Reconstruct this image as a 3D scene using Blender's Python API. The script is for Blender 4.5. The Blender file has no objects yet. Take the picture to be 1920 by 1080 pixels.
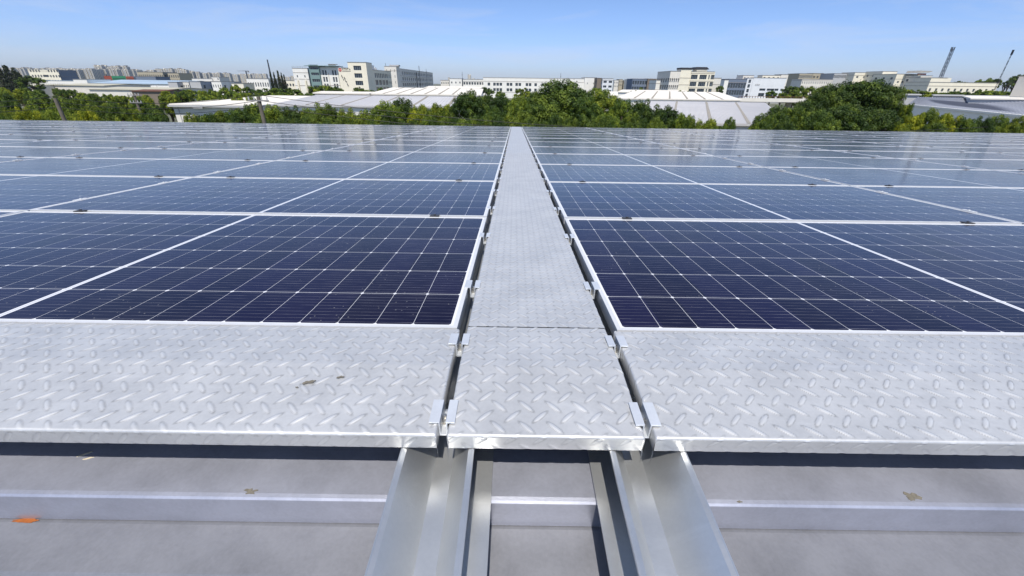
import bpy, math, random
from math import radians as R, sin, cos, pi, tan
from mathutils import Matrix, Vector, noise

random.seed(7)
C = bpy.context.scene.collection
S = bpy.context.scene

# ------------------------------------------------------------------ camera, sky, sun, exposure
ROOF_Z, SLOPE = 11.5, R(3.26)            # roof falls away from the camera
MR = Matrix.Translation((0, 0, ROOF_Z)) @ Matrix.Rotation(-SLOPE, 4, 'X')     # roof frame -> world
CAM_L = Vector((-.0609, -.8732, .4761))  # camera in the roof frame
FPX = 773.0                              # focal length in pixels of a 1920 px wide frame
cp, sp = cos(.4031), sin(.4031); cy, sy = cos(-.0009), sin(-.0009)
fw = Vector((sy*cp, cy*cp, -sp)); rt = Vector((cy, -sy, 0)); up = rt.cross(fw)
ro = .0131
rt2 = rt*cos(ro)+up*sin(ro); up2 = up*cos(ro)-rt*sin(ro)
Mc = Matrix(((rt2.x, up2.x, -fw.x, CAM_L.x), (rt2.y, up2.y, -fw.y, CAM_L.y), (rt2.z, up2.z, -fw.z, CAM_L.z), (0, 0, 0, 1)))
cam = bpy.data.objects.new('camera', bpy.data.cameras.new('camera')); C.objects.link(cam)
cam.matrix_world = MR @ Mc
cam.data.sensor_width = 36; cam.data.lens = 36*FPX/1920
cam.data.clip_start = .02; cam.data.clip_end = 20000
S.camera = cam
CW = cam.matrix_world.to_3x3(); CP = cam.matrix_world.translation.copy()

def at(x, y, D):
    """where the line of sight through a photo point meets the vertical plane Y = D (for measuring sizes)"""
    d = CW @ Vector(((x-960)/FPX, -(y-540)/FPX, -1)); k = (D-CP.y)/d.y
    return CP+d*k
def hy(x):
    return 157+(x-960)*.0131

SUN_EL = R(62)                            # near-zenith noon sun, a little behind the camera
w = bpy.data.worlds.new('World'); S.world = w; w.use_nodes = True
nt = w.node_tree; nt.nodes.clear()
out = nt.nodes.new('ShaderNodeOutputWorld'); bg = nt.nodes.new('ShaderNodeBackground')
sky = nt.nodes.new('ShaderNodeTexSky'); sky.sky_type = 'NISHITA'; sky.sun_disc = False
sky.sun_elevation = SUN_EL; sky.sun_rotation = R(180)
sky.altitude = 0; sky.air_density = 1.15; sky.dust_density = .35; sky.ozone_density = 2.2
tc = nt.nodes.new('ShaderNodeTexCoord'); mp = nt.nodes.new('ShaderNodeMapping'); mp.inputs['Scale'].default_value = (1.6, 2.2, 14)
nz = nt.nodes.new('ShaderNodeTexNoise'); nz.inputs['Scale'].default_value = 1.7; nz.inputs['Detail'].default_value = 7; nz.inputs['Roughness'].default_value = .6
nz.inputs['Distortion'].default_value = .6
cr = nt.nodes.new('ShaderNodeValToRGB'); cr.color_ramp.elements[0].position = .47; cr.color_ramp.elements[1].position = .85
cr.color_ramp.elements[1].color = (.6, .6, .6, 1)
mx = nt.nodes.new('ShaderNodeMix'); mx.data_type = 'RGBA'; mx.inputs['B'].default_value = (7.6, 8.3, 9.8, 1)
L = nt.links.new
L(tc.outputs['Generated'], mp.inputs['Vector']); L(mp.outputs[0], nz.inputs['Vector']); L(nz.outputs['Fac'], cr.inputs[0])
L(cr.outputs[0], mx.inputs['Factor']); 
# the air of this place: deeper and cooler blue low over the horizon than the model gives
sx = nt.nodes.new('ShaderNodeSeparateXYZ'); L(tc.outputs['Generated'], sx.inputs[0])
tr = nt.nodes.new('ShaderNodeValToRGB'); te = tr.color_ramp.elements
te[0].position = 0; te[0].color = (.48, .60, .98, 1); te[1].position = .8; te[1].color = (.46, .5, .58, 1)
k = te.new(.06); k.color = (.45, .57, .98, 1); k = te.new(.16); k.color = (.45, .54, .80, 1); k = te.new(.4); k.color = (.45, .50, .60, 1)
L(sx.outputs[2], tr.inputs[0])
mu = nt.nodes.new('ShaderNodeMix'); mu.data_type = 'RGBA'; mu.blend_type = 'MULTIPLY'; mu.inputs['Factor'].default_value = 1
L(sky.outputs[0], mu.inputs['A']); L(tr.outputs[0], mu.inputs['B'])
gn = nt.nodes.new('ShaderNodeVectorMath'); gn.operation = 'SCALE'; gn.inputs['Scale'].default_value = 1.95; L(mu.outputs['Result'], gn.inputs[0])
L(gn.outputs[0], mx.inputs['A']); L(mx.outputs['Result'], bg.inputs['Color'])
bg.inputs['Strength'].default_value = .071
L(bg.outputs[0], out.inputs[0])
sd = bpy.data.lights.new('sun', 'SUN'); sd.energy = 3.9; sd.angle = R(.5); sd.color = (1, .95, .87)
so = bpy.data.objects.new('sun', sd); C.objects.link(so)
so.rotation_euler = (R(90)-SUN_EL, 0, 0)  # light travels towards +Y and down
so.location = (0, -50, 100)
S.view_settings.view_transform = 'Standard'; S.view_settings.look = 'None'
S.view_settings.exposure = 0.33; S.view_settings.gamma = 1
try:
    S.cycles.max_bounces = 6; S.cycles.transparent_max_bounces = 6; S.cycles.caustics_reflective = False
except Exception: pass

# ------------------------------------------------------------------ materials
def mat(name, col, rough=.6, metal=0, noise_amt=0, nscale=5, ior=1.5, bump=0, bscale=40, col2=None, sheen=0, stretch=(1, 1, 1), obj_tint=False, coords='Object'):
    m = bpy.data.materials.new(name); m.use_nodes = True; t = m.node_tree; b = t.nodes['Principled BSDF']
    b.inputs['Base Color'].default_value = (*col, 1); b.inputs['Roughness'].default_value = rough
    b.inputs['Metallic'].default_value = metal; b.inputs['IOR'].default_value = ior
    if sheen: b.inputs['Sheen Weight'].default_value = sheen
    if noise_amt or bump or col2:
        c = t.nodes.new('ShaderNodeTexCoord'); mp = t.nodes.new('ShaderNodeMapping'); mp.inputs['Scale'].default_value = stretch
        t.links.new(c.outputs[coords], mp.inputs[0])
    if noise_amt or col2:
        n = t.nodes.new('ShaderNodeTexNoise'); n.inputs['Scale'].default_value = nscale; n.inputs['Detail'].default_value = 8; n.inputs['Roughness'].default_value = .65
        t.links.new(mp.outputs[0], n.inputs['Vector'])
        r = t.nodes.new('ShaderNodeValToRGB'); r.color_ramp.elements[0].position = .3; r.color_ramp.elements[1].position = .7
        c2 = col2 or tuple(min(1, v*(1+noise_amt)) for v in col)
        c1 = col if col2 else tuple(v*(1-noise_amt) for v in col)
        r.color_ramp.elements[0].color = (*c1, 1); r.color_ramp.elements[1].color = (*c2, 1)
        t.links.new(n.outputs['Fac'], r.inputs[0]); t.links.new(r.outputs[0], b.inputs['Base Color'])
        mr = t.nodes.new('ShaderNodeMapRange'); mr.inputs['To Min'].default_value = max(.02, rough-.08); mr.inputs['To Max'].default_value = min(1, rough+.08)
        t.links.new(n.outputs['Fac'], mr.inputs[0]); t.links.new(mr.outputs[0], b.inputs['Roughness'])
    if bump:
        n2 = t.nodes.new('ShaderNodeTexNoise'); n2.inputs['Scale'].default_value = bscale; n2.inputs['Detail'].default_value = 5
        t.links.new(mp.outputs[0], n2.inputs['Vector'])
        bp = t.nodes.new('ShaderNodeBump'); bp.inputs['Strength'].default_value = bump; bp.inputs['Distance'].default_value = .01
        t.links.new(n2.outputs['Fac'], bp.inputs['Height']); t.links.new(bp.outputs[0], b.inputs['Normal'])
    return m

class NX:
    """tiny helper: arithmetic on shader sockets"""
    def __init__(s, t): s.t = t
    def op(s, o, *a):
        n = s.t.nodes.new('ShaderNodeMath'); n.operation = o
        for i, v in enumerate(a):
            if isinstance(v, (int, float)): n.inputs[i].default_value = v
            else: s.t.links.new(v, n.inputs[i])
        return n.outputs[0]

def tread_bump(m, strength=.6):
    """raised lens pattern for the plates too far away to be modelled"""
    t = m.node_tree; b = t.nodes['Principled BSDF']; N = NX(t).op
    c = t.nodes.new('ShaderNodeTexCoord'); s = t.nodes.new('ShaderNodeSeparateXYZ'); t.links.new(c.outputs['Object'], s.inputs[0])
    hs = []; ds = []
    for ox, oy, sg in ((0, 0, 1), (.5, .5, -1)):
        u = N('MULTIPLY', N('SUBTRACT', N('FRACT', N('ADD', N('DIVIDE', s.outputs[0], .049), ox+.5)), .5), .049)
        v = N('MULTIPLY', N('SUBTRACT', N('FRACT', N('ADD', N('DIVIDE', s.outputs[1], .049), oy+.5)), .5), .049)
        a = N('MULTIPLY', N('ADD', u, N('MULTIPLY', v, sg)), .7071/.0178); e = N('MULTIPLY', N('SUBTRACT', v, N('MULTIPLY', u, sg)), .7071/.0043)
        d = N('ADD', N('MULTIPLY', a, a), N('MULTIPLY', e, e))
        hs.append(N('MAXIMUM', N('SUBTRACT', 1, d), 0)); ds.append(d)
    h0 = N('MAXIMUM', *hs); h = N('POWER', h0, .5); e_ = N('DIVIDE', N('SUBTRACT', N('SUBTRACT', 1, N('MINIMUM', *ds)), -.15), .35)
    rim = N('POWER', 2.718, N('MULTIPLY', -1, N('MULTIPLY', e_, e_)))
    relief_tone(t, b, c, CS[m.name][1], N('MINIMUM', N('MULTIPLY', h0, 2), 1), rim)
    bp = t.nodes.new('ShaderNodeBump'); bp.inputs['Strength'].default_value = strength; bp.inputs['Distance'].default_value = .0016
    t.links.new(h, bp.inputs['Height']); t.links.new(bp.outputs[0], b.inputs['Normal'])

M = {}
def relief_tone(t, b, c, col_socket, lens_socket, rim_socket):
    "relief contrast put into the colour: lighter lens tops, a darker ring round their feet"
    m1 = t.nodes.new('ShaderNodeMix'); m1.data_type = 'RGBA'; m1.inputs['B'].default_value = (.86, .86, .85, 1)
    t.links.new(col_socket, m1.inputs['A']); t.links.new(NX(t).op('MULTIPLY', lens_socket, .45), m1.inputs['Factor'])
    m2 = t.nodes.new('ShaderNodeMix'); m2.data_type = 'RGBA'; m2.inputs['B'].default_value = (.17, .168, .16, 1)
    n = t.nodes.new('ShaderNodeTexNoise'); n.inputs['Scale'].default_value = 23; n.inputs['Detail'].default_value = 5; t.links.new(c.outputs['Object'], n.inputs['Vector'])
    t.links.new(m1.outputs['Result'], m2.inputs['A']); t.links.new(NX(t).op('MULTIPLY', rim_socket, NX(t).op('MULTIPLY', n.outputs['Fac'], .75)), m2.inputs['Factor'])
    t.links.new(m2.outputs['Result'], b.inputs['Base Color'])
CS = {}
def galv(name, col, rough, metal, amt=.08, tread_tone=False):
    """galvanised sheet: soft mottling, long smudges and a few pale scuffs"""
    m = bpy.data.materials.new(name); m.use_nodes = True; t = m.node_tree; b = t.nodes['Principled BSDF']; lk = t.links.new
    c = t.nodes.new('ShaderNodeTexCoord')
    n = t.nodes.new('ShaderNodeTexNoise'); n.inputs['Scale'].default_value = 7; n.inputs['Detail'].default_value = 9; n.inputs['Roughness'].default_value = .62
    lk(c.outputs['Object'], n.inputs['Vector'])
    n3 = t.nodes.new('ShaderNodeTexNoise'); n3.inputs['Scale'].default_value = 160; n3.inputs['Detail'].default_value = 3
    lk(c.outputs['Object'], n3.inputs['Vector'])
    ad = NX(t).op('ADD', NX(t).op('MULTIPLY', n.outputs['Fac'], .75), NX(t).op('MULTIPLY', n3.outputs['Fac'], .25))
    r = t.nodes.new('ShaderNodeValToRGB'); e = r.color_ramp.elements
    e[0].position = .35; e[0].color = (*[v*(1-amt) for v in col], 1); e[1].position = .62; e[1].color = (*[min(1, v*(1+amt)) for v in col], 1)
    lk(ad, r.inputs[0])
    # dried water marks and scuffs lying across the sheet
    n5 = t.nodes.new('ShaderNodeTexNoise'); n5.inputs['Scale'].default_value = 3.1; n5.inputs['Detail'].default_value = 10; n5.inputs['Roughness'].default_value = .7; n5.inputs['Distortion'].default_value = 1.2
    mp5 = t.nodes.new('ShaderNodeMapping'); mp5.inputs['Rotation'].default_value = (0, 0, .5); mp5.inputs['Scale'].default_value = (1, 3.4, 1); lk(c.outputs['Object'], mp5.inputs[0]); lk(mp5.outputs[0], n5.inputs['Vector'])
    r5 = t.nodes.new('ShaderNodeValToRGB'); r5.color_ramp.elements[0].position = .56; r5.color_ramp.elements[0].color = (0, 0, 0, 1); r5.color_ramp.elements[1].position = .72; r5.color_ramp.elements[1].color = (.6, .6, .6, 1)
    lk(n5.outputs['Fac'], r5.inputs[0])
    m5 = t.nodes.new('ShaderNodeMix'); m5.data_type = 'RGBA'; m5.inputs['B'].default_value = (*[min(1, v*1.22) for v in col], 1); lk(r.outputs[0], m5.inputs['A']); lk(r5.outputs[0], m5.inputs['Factor'])
    csock = m5.outputs['Result']; lk(csock, b.inputs['Base Color'])
    if tread_tone:
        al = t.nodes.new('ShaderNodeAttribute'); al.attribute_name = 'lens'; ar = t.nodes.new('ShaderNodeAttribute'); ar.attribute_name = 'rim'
        relief_tone(t, b, c, csock, al.outputs['Fac'], ar.outputs['Fac'])  # lens tops lightened and rings darkened in the base colour
    m['c'] = 1; CS[name] = (c, csock)
    mr = t.nodes.new('ShaderNodeMapRange'); mr.inputs['To Min'].default_value = rough-.1; mr.inputs['To Max'].default_value = rough+.12
    lk(n.outputs['Fac'], mr.inputs[0]); lk(mr.outputs[0], b.inputs['Roughness'])
    b.inputs['Metallic'].default_value = metal
    bp = t.nodes.new('ShaderNodeBump'); bp.inputs['Strength'].default_value = .18; bp.inputs['Distance'].default_value = .0006
    lk(n3.outputs['Fac'], bp.inputs['Height']); lk(bp.outputs[0], b.inputs['Normal'])
    return m
M['plate'] = galv('tread_plate_steel', (.68, .68, .672), .44, .55, tread_tone=True)
M['plate_far'] = galv('tread_plate_steel_far', (.68, .68, .672), .44, .55); tread_bump(M['plate_far'])
M['rail'] = galv('galvanised_rail_steel', (.68, .695, .70), .34, .8, .05)
M['clip'] = galv('zinc_clip', (.72, .75, .79), .45, .5, .06)
M['bolt'] = mat('bolt_steel', (.62, .6, .56), .35, .9)
M['frame'] = mat('anodised_aluminium', (.80, .80, .80), .42, .35, .04, 30)
M['clamp'] = mat('dark_clamp', (.06, .06, .065), .5, .3)
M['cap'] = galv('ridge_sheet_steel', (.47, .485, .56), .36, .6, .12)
M['lowsheet'] = galv('darkened_roof_sheet', (.24, .245, .27), .5, .4, .14)  # base colour darkened to cut the light bounced onto the steep facet above
M['sheet'] = galv('roof_sheet_steel', (.42, .43, .45), .45, .4, .1)
M['gutter'] = mat('gutter_steel', (.42, .43, .45), .5, .5, .08)
M['rust'] = mat('rust', (.34, .10, .02), .85, 0, .35, 60)
M['dirt'] = mat('dried_dirt', (.17, .155, .125), .9, 0, .3, 150)
M['palemark'] = mat('pale_smear', (.72, .62, .42), .8, 0, .2, 120)

def glass_mat():
    m = bpy.data.materials.new('solar_cells_under_glass'); m.use_nodes = True; t = m.node_tree; b = t.nodes['Principled BSDF']; N = NX(t).op; lk = t.links.new
    c = t.nodes.new('ShaderNodeTexCoord'); s = t.nodes.new('ShaderNodeSeparateXYZ'); lk(c.outputs['Object'], s.inputs[0])
    CX, CY = .0928, .1835
    a = N('SUBTRACT', N('ABSOLUTE', N('SUBTRACT', s.outputs[0], 1.139)), .008)
    fx = N('FRACT', N('DIVIDE', a, CX)); dx = N('MULTIPLY', N('MINIMUM', fx, N('SUBTRACT', 1, fx)), CX)
    v = N('SUBTRACT', s.outputs[1], .0165)
    fy = N('FRACT', N('DIVIDE', v, CY)); dy = N('MULTIPLY', N('MINIMUM', fy, N('SUBTRACT', 1, fy)), CY)
    line = N('MAXIMUM', N('LESS_THAN', dx, .00045), N('LESS_THAN', dy, .0008))
    dia = N('LESS_THAN', N('ADD', dx, dy), .0062)
    outx = N('MAXIMUM', N('LESS_THAN', a, 0), N('GREATER_THAN', a, CX*12)); outy = N('MAXIMUM', N('LESS_THAN', v, 0), N('GREATER_THAN', v, CY*6))
    # the centre gap carries a thin dark line between its two white bands
    cen = N('LESS_THAN', N('ABSOLUTE', N('SUBTRACT', s.outputs[0], 1.139)), .0012)
    white = N('MAXIMUM', N('MAXIMUM', line, dia), N('MAXIMUM', outx, outy))
    white = N('MULTIPLY', white, N('SUBTRACT', 1, N('MULTIPLY', cen, .6)))
    fb = N('FRACT', N('DIVIDE', v, CY/10)); db = N('ABSOLUTE', N('SUBTRACT', fb, .5))
    # busbars, their brightness breaking up along their length
    nb = t.nodes.new('ShaderNodeTexNoise'); nb.inputs['Scale'].default_value = 14; nb.inputs['Detail'].default_value = 3
    mpb = t.nodes.new('ShaderNodeMapping'); mpb.inputs['Scale'].default_value = (1, 9, 1); lk(c.outputs['Object'], mpb.inputs[0]); lk(mpb.outputs[0], nb.inputs['Vector'])
    bus = N('MULTIPLY', N('LESS_THAN', db, .02), N('MAXIMUM', N('SUBTRACT', N('MULTIPLY', nb.outputs['Fac'], 2.1), .62), 0))
    # each cell a slightly different blue
    wn = t.nodes.new('ShaderNodeTexWhiteNoise'); wn.noise_dimensions = '3D'
    cb = t.nodes.new('ShaderNodeCombineXYZ'); lk(N('FLOOR', N('DIVIDE', N('SUBTRACT', s.outputs[0], 1.139), CX)), cb.inputs[0]); lk(N('FLOOR', N('DIVIDE', v, CY)), cb.inputs[1])
    oi = t.nodes.new('ShaderNodeObjectInfo'); lk(N('MULTIPLY', oi.outputs['Random'], 31), cb.inputs[2]); lk(cb.outputs[0], wn.inputs['Vector'])
    m1 = t.nodes.new('ShaderNodeMix'); m1.data_type = 'RGBA'; m1.inputs['A'].default_value = (.004, .0035, .020, 1); m1.inputs['B'].default_value = (.008, .007, .035, 1)
    lk(wn.outputs['Value'], m1.inputs['Factor'])
    m2 = t.nodes.new('ShaderNodeMix'); m2.data_type = 'RGBA'; m2.inputs['B'].default_value = (.36, .36, .40, 1); lk(m1.outputs['Result'], m2.inputs['A']); lk(bus, m2.inputs['Factor'])
    m3 = t.nodes.new('ShaderNodeMix'); m3.data_type = 'RGBA'; m3.inputs['B'].default_value = (.72, .73, .76, 1); lk(m2.outputs['Result'], m3.inputs['A']); lk(white, m3.inputs['Factor'])
    # thin film of dust in world-sized patches
    nd = t.nodes.new('ShaderNodeTexNoise'); nd.inputs['Scale'].default_value = 2.2; nd.inputs['Detail'].default_value = 9; nd.inputs['Roughness'].default_value = .7
    add = t.nodes.new('ShaderNodeVectorMath'); add.operation = 'ADD'; cb2 = t.nodes.new('ShaderNodeCombineXYZ'); lk(N('MULTIPLY', oi.outputs['Random'], 90), cb2.inputs[0]); lk(c.outputs['Object'], add.inputs[0]); lk(cb2.outputs[0], add.inputs[1]); lk(add.outputs[0], nd.inputs['Vector'])
    edge = N('MAXIMUM', N('SUBTRACT', 1, N('DIVIDE', N('SUBTRACT', 1.123, s.outputs[1]), .035)), 0); dust = N('ADD', N('MULTIPLY', N('MAXIMUM', N('SUBTRACT', nd.outputs['Fac'], .38), 0), .045), N('MULTIPLY', N('MULTIPLY', edge, nd.outputs['Fac']), .35))
    sp_ = t.nodes.new('ShaderNodeTexVoronoi'); sp_.inputs['Scale'].default_value = 55; sp_.feature = 'F1'; lk(add.outputs[0], sp_.inputs['Vector'])
    sk = N('MULTIPLY', N('LESS_THAN', sp_.outputs['Distance'], .10), N('GREATER_THAN', nd.outputs['Fac'], .54))
    m4 = t.nodes.new('ShaderNodeMix'); m4.data_type = 'RGBA'; m4.inputs['B'].default_value = (.45, .44, .42, 1); lk(m3.outputs['Result'], m4.inputs['A']); lk(N('MINIMUM', N('ADD', dust, N('MULTIPLY', sk, .35)), 1), m4.inputs['Factor'])
    lk(m4.outputs['Result'], b.inputs['Base Color'])
    b.inputs['IOR'].default_value = 1.205; b.inputs['Sheen Weight'].default_value = .015; b.inputs['Sheen Roughness'].default_value = .45
    lk(N('ADD', .065, N('MULTIPLY', nd.outputs['Fac'], .14)), b.inputs['Roughness'])
    return m
M['cells'] = glass_mat()

def wall(name, col, a=.06): return mat(name, col, .85, 0, a, .35)
M['cream'] = wall('cream_paint', (.88, .82, .66)); M['white'] = wall('white_paint', (.88, .86, .80)); M['offwhite'] = wall('offwhite_render', (.78, .74, .66))
M['greyw'] = wall('pale_grey_render', (.50, .50, .50)); M['tan'] = wall('tan_render', (.46, .41, .30)); M['brown'] = wall('brown_stone', (.22, .18, .14))
M['bluew'] = wall('cool_white_panels', (.78, .80, .82)); M['teal'] = wall('green_glass_wall', (.20, .30, .29)); M['slate'] = wall('slate_blue_cladding', (.17, .21, .28))
M['tower'] = wall('pale_apartment_render', (.72, .67, .56), .08); M['trim'] = wall('grey_trim', (.28, .27, .26)); M['band'] = wall('dark_string_course', (.35, .31, .26))
M['win'] = mat('window_glass', (.03, .045, .06), .12, 0, 0, ior=1.5)
M['winf'] = mat('window_frame', (.55, .57, .58), .5)
M['roofw'] = mat('white_roof_sheet', (.80, .75, .66), .6, 0, .05, .15); M['roofg'] = mat('pale_grey_roof_sheet', (.60, .585, .58), .55, .1, .06, .2)
M['roofc'] = mat('corrugated_steel_roof', (.07, .078, .105), .9, 0, .08, .4); M['roofc'].node_tree.nodes['Principled BSDF'].inputs['Specular IOR Level'].default_value = .1; M['rib'] = mat('pale_roof_rib', (.42, .44, .50), .5, .1); M['roofb'] = mat('blue_roof_sheet', (.36, .46, .56), .5, 0, .12, .05, stretch=(1, 1, 1))
M['khaki'] = mat('khaki_roof', (.45, .43, .34), .8, 0, .1, .1); M['rrust'] = mat('rust_brown_roof', (.14, .06, .035), .8, 0, .2, .2)
M['seam'] = mat('roof_seam', (.30, .27, .22), .8); M['concrete'] = mat('concrete', (.42, .40, .36), .9, 0, .12, .5)
M['green'] = mat('green_signboard', (.03, .22, .11), .6); M['red'] = mat('red_signboard', (.30, .07, .04), .6); M['signred'] = mat('sign_red', (.6, .05, .03), .6)
M['dark'] = mat('dark_paint', (.035, .035, .04), .6); M['steel'] = mat('mast_steel', (.08, .09, .11), .5, .4); M['darksteel'] = mat('mast_dark_steel', (.03, .035, .05), .5, .3)
M['wood'] = mat('concrete_pole', (.16, .14, .11), .9, 0, .2, 3); M['cable'] = mat('black_cable', (.015, .015, .015), .6)
M['ground'] = mat('ground_soil_and_grass', (.06, .075, .03), .95, 0, .0, .02, col2=(.20, .19, .15)); M['road'] = mat('asphalt', (.05, .05, .052), .9, 0, .15, .5)
M['bark'] = mat('bark', (.07, .05, .035), .95, 0, .3, 3)

def leaf_mat(name, c1, c2, c3):
    m = bpy.data.materials.new(name); m.use_nodes = True; t = m.node_tree; b = t.nodes['Principled BSDF']; lk = t.links.new
    c = t.nodes.new('ShaderNodeTexCoord'); n = t.nodes.new('ShaderNodeTexNoise'); n.inputs['Scale'].default_value = 3.2; n.inputs['Detail'].default_value = 4
    at_ = t.nodes.new('ShaderNodeAttribute'); at_.attribute_name = 'tone'
    oi = t.nodes.new('ShaderNodeObjectInfo'); lk(c.outputs['Object'], n.inputs['Vector'])
    N = NX(t).op
    f = N('ADD', N('ADD', N('MULTIPLY', n.outputs['Fac'], .9), N('MULTIPLY', at_.outputs['Fac'], .55)), N('MULTIPLY', N('SUBTRACT', oi.outputs['Random'], .5), .25))
    r = t.nodes.new('ShaderNodeValToRGB'); e = r.color_ramp.elements; e[0].position = .38; e[0].color = (*c1, 1); e[1].position = 1.0; e[1].color = (*c3, 1)
    k = e.new(.70); k.color = (*c2, 1); lk(f, r.inputs[0])
    mul = t.nodes.new('ShaderNodeMix'); mul.data_type = 'RGBA'; mul.blend_type = 'MULTIPLY'; mul.inputs['Factor'].default_value = 1
    lk(r.outputs[0], mul.inputs['A']); lk(oi.outputs['Color'], mul.inputs['B']); lk(mul.outputs['Result'], b.inputs['Base Color'])
    b.inputs['Roughness'].default_value = .55; b.inputs['Specular IOR Level'].default_value = .3
    tr = t.nodes.new('ShaderNodeBsdfTranslucent'); lk(mul.outputs['Result'], tr.inputs['Color'])
    ms = t.nodes.new('ShaderNodeMixShader'); ms.inputs[0].default_value = .14; o = t.nodes['Material Output']
    lk(b.outputs[0], ms.inputs[1]); lk(tr.outputs[0], ms.inputs[2]); lk(ms.outputs[0], o.inputs['Surface'])
    return m
M['leaf'] = leaf_mat('leaves', (.015, .033, .007), (.054, .086, .013), (.22, .245, .03))
M['needle'] = leaf_mat('needles', (.008, .018, .007), (.02, .034, .012), (.045, .06, .02))

# ------------------------------------------------------------------ mesh helpers
class MB:
    def __init__(s): s.v = []; s.f = []; s.m = []
    def quad(s, a, b, c, d, mi=0):
        k = len(s.v); s.v += [tuple(a), tuple(b), tuple(c), tuple(d)]; s.f.append((k, k+1, k+2, k+3)); s.m.append(mi)
    def poly(s, pts, mi=0):
        k = len(s.v); s.v += [tuple(p) for p in pts]; s.f.append(tuple(range(k, k+len(pts)))); s.m.append(mi)
    def box(s, x0, x1, y0, y1, z0, z1, mi=0):
        k = len(s.v)
        s.v += [(x0, y0, z0), (x1, y0, z0), (x1, y1, z0), (x0, y1, z0), (x0, y0, z1), (x1, y0, z1), (x1, y1, z1), (x0, y1, z1)]
        for f in ((0, 3, 2, 1), (4, 5, 6, 7), (0, 1, 5, 4), (1, 2, 6, 5), (2, 3, 7, 6), (3, 0, 4, 7)):
            s.f.append(tuple(k+i for i in f)); s.m.append(mi)
    def prism(s, prof, y0, y1, mi=0, axis='y'):
        """closed outline prof of (a, z) pairs swept along an axis"""
        n = len(prof); k = len(s.v)
        for q in (y0, y1):
            for a, z in prof: s.v.append((a, q, z) if axis == 'y' else (q, a, z))
        for i in range(n):
            j = (i+1) % n; s.f.append((k+i, k+j, k+n+j, k+n+i)); s.m.append(mi)
        s.f.append(tuple(k+i for i in reversed(range(n)))); s.m.append(mi)
        s.f.append(tuple(k+n+i for i in range(n))); s.m.append(mi)
    def tube(s, p0, p1, r0, r1=None, n=8, mi=0, cap=True):
        r1 = r0 if r1 is None else r1; p0 = Vector(p0); p1 = Vector(p1); d = (p1-p0).normalized()
        a = d.orthogonal().normalized(); b = d.cross(a); k = len(s.v)
        for p, r in ((p0, r0), (p1, r1)):
            for i in range(n):
                q = p+(a*cos(2*pi*i/n)+b*sin(2*pi*i/n))*r; s.v.append(tuple(q))
        for i in range(n):
            j = (i+1) % n; s.f.append((k+i, k+j, k+n+j, k+n+i)); s.m.append(mi)
        if cap:
            s.f.append(tuple(k+i for i in reversed(range(n)))); s.f.append(tuple(k+n+i for i in range(n))); s.m += [mi, mi]
    def build(s, name, mats, parent=None, smooth=False, bevel=0):
        me = bpy.data.meshes.new(name); me.from_pydata(s.v, [], s.f)
        for m in (mats if isinstance(mats, (list, tuple)) else [mats]): me.materials.append(m)
        me.polygons.foreach_set('material_index', s.m)
        if smooth: me.polygons.foreach_set('use_smooth', [True]*len(s.f))
        me.update()
        return link(name, me, parent, bevel)
def link(name, me, parent=None, bevel=0):
    o = bpy.data.objects.new(name, me); C.objects.link(o)
    if parent: o.parent = parent
    if bevel:
        md = o.modifiers.new('bevel', 'BEVEL'); md.width = bevel; md.segments = 2; md.limit_method = 'ANGLE'
    return o
def tag(o, label, cat, group=None, kind=None):
    if label: o['label'] = label
    if cat: o['category'] = cat
    if group: o['group'] = group
    if kind: o['kind'] = kind
    return o
def thing(name, label, cat, group=None, mw=None):
    o = bpy.data.objects.new(name, None); C.objects.link(o); o.empty_display_size = .2
    if mw is not None: o.matrix_world = mw
    return tag(o, label, cat, group)
def T(x, y, z): return Matrix.Translation((x, y, z))
ORD = ['first', 'second', 'third', 'fourth', 'fifth', 'sixth', 'seventh', 'eighth', 'ninth', 'tenth', 'eleventh', 'twelfth', 'thirteenth', 'fourteenth',
       'fifteenth', 'sixteenth', 'seventeenth', 'eighteenth', 'nineteenth', 'twentieth']
def ordw(i):
    if i < 20: return ORD[i]
    i += 1
    tens = {2: 'twenty', 3: 'thirty', 4: 'forty', 5: 'fifty', 6: 'sixty'}[i//10]
    if i % 10 == 0: return tens[:-1]+'ieth'
    return tens+'-'+ORD[i % 10-1]

# ------------------------------------------------------------------ ground
g = MB(); g.box(-6000, 6000, -3000, 6000, -.5, 0); tag(g.build('ground', M['ground']), None, None, kind='structure')
g = MB(); g.quad((-900, 56, .004), (900, 56, .004), (900, 61, .004), (-900, 61, .004)); tag(g.build('road', M['road']), None, None, kind='structure')

# ------------------------------------------------------------------ the roof we stand on
TH = R(6.5)
MT = MR @ T(0, -.157, 0) @ Matrix.Rotation(TH, 4, 'X')       # the near side of the ridge; local -y runs towards the camera
NR = 13; PY = 1.154; PW, PD = 2.278, 1.134; XE = .1925
YEND = NR*PY+.04
base = thing('factory_building', 'low factory building under the solar roof, its metal roof under the panels', 'building', mw=MR)
b = MB()
b.box(-60, 60, -.157, YEND, -.16, -.125); b.build('roof_sheet', M['sheet'], base)
b = MB(); b.prism([(-45, -11.4), (-45, -.17), (50, -.17), (50, -11.4)], .2, YEND-.15); b.build('wall', M['greyw'], base)
b = MB()
gx0, gx1 = -55, 55
b.prism([(YEND-.0, -.125), (YEND+.02, -.02), (YEND+.05, -.02), (YEND+.06, -.16), (YEND+.2, -.16), (YEND+.2, -.03), (YEND+.215, -.03), (YEND+.215, -.19), (YEND-.0, -.19)], gx0, gx1, axis='x')
b.build('gutter', M['gutter'], base)
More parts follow.
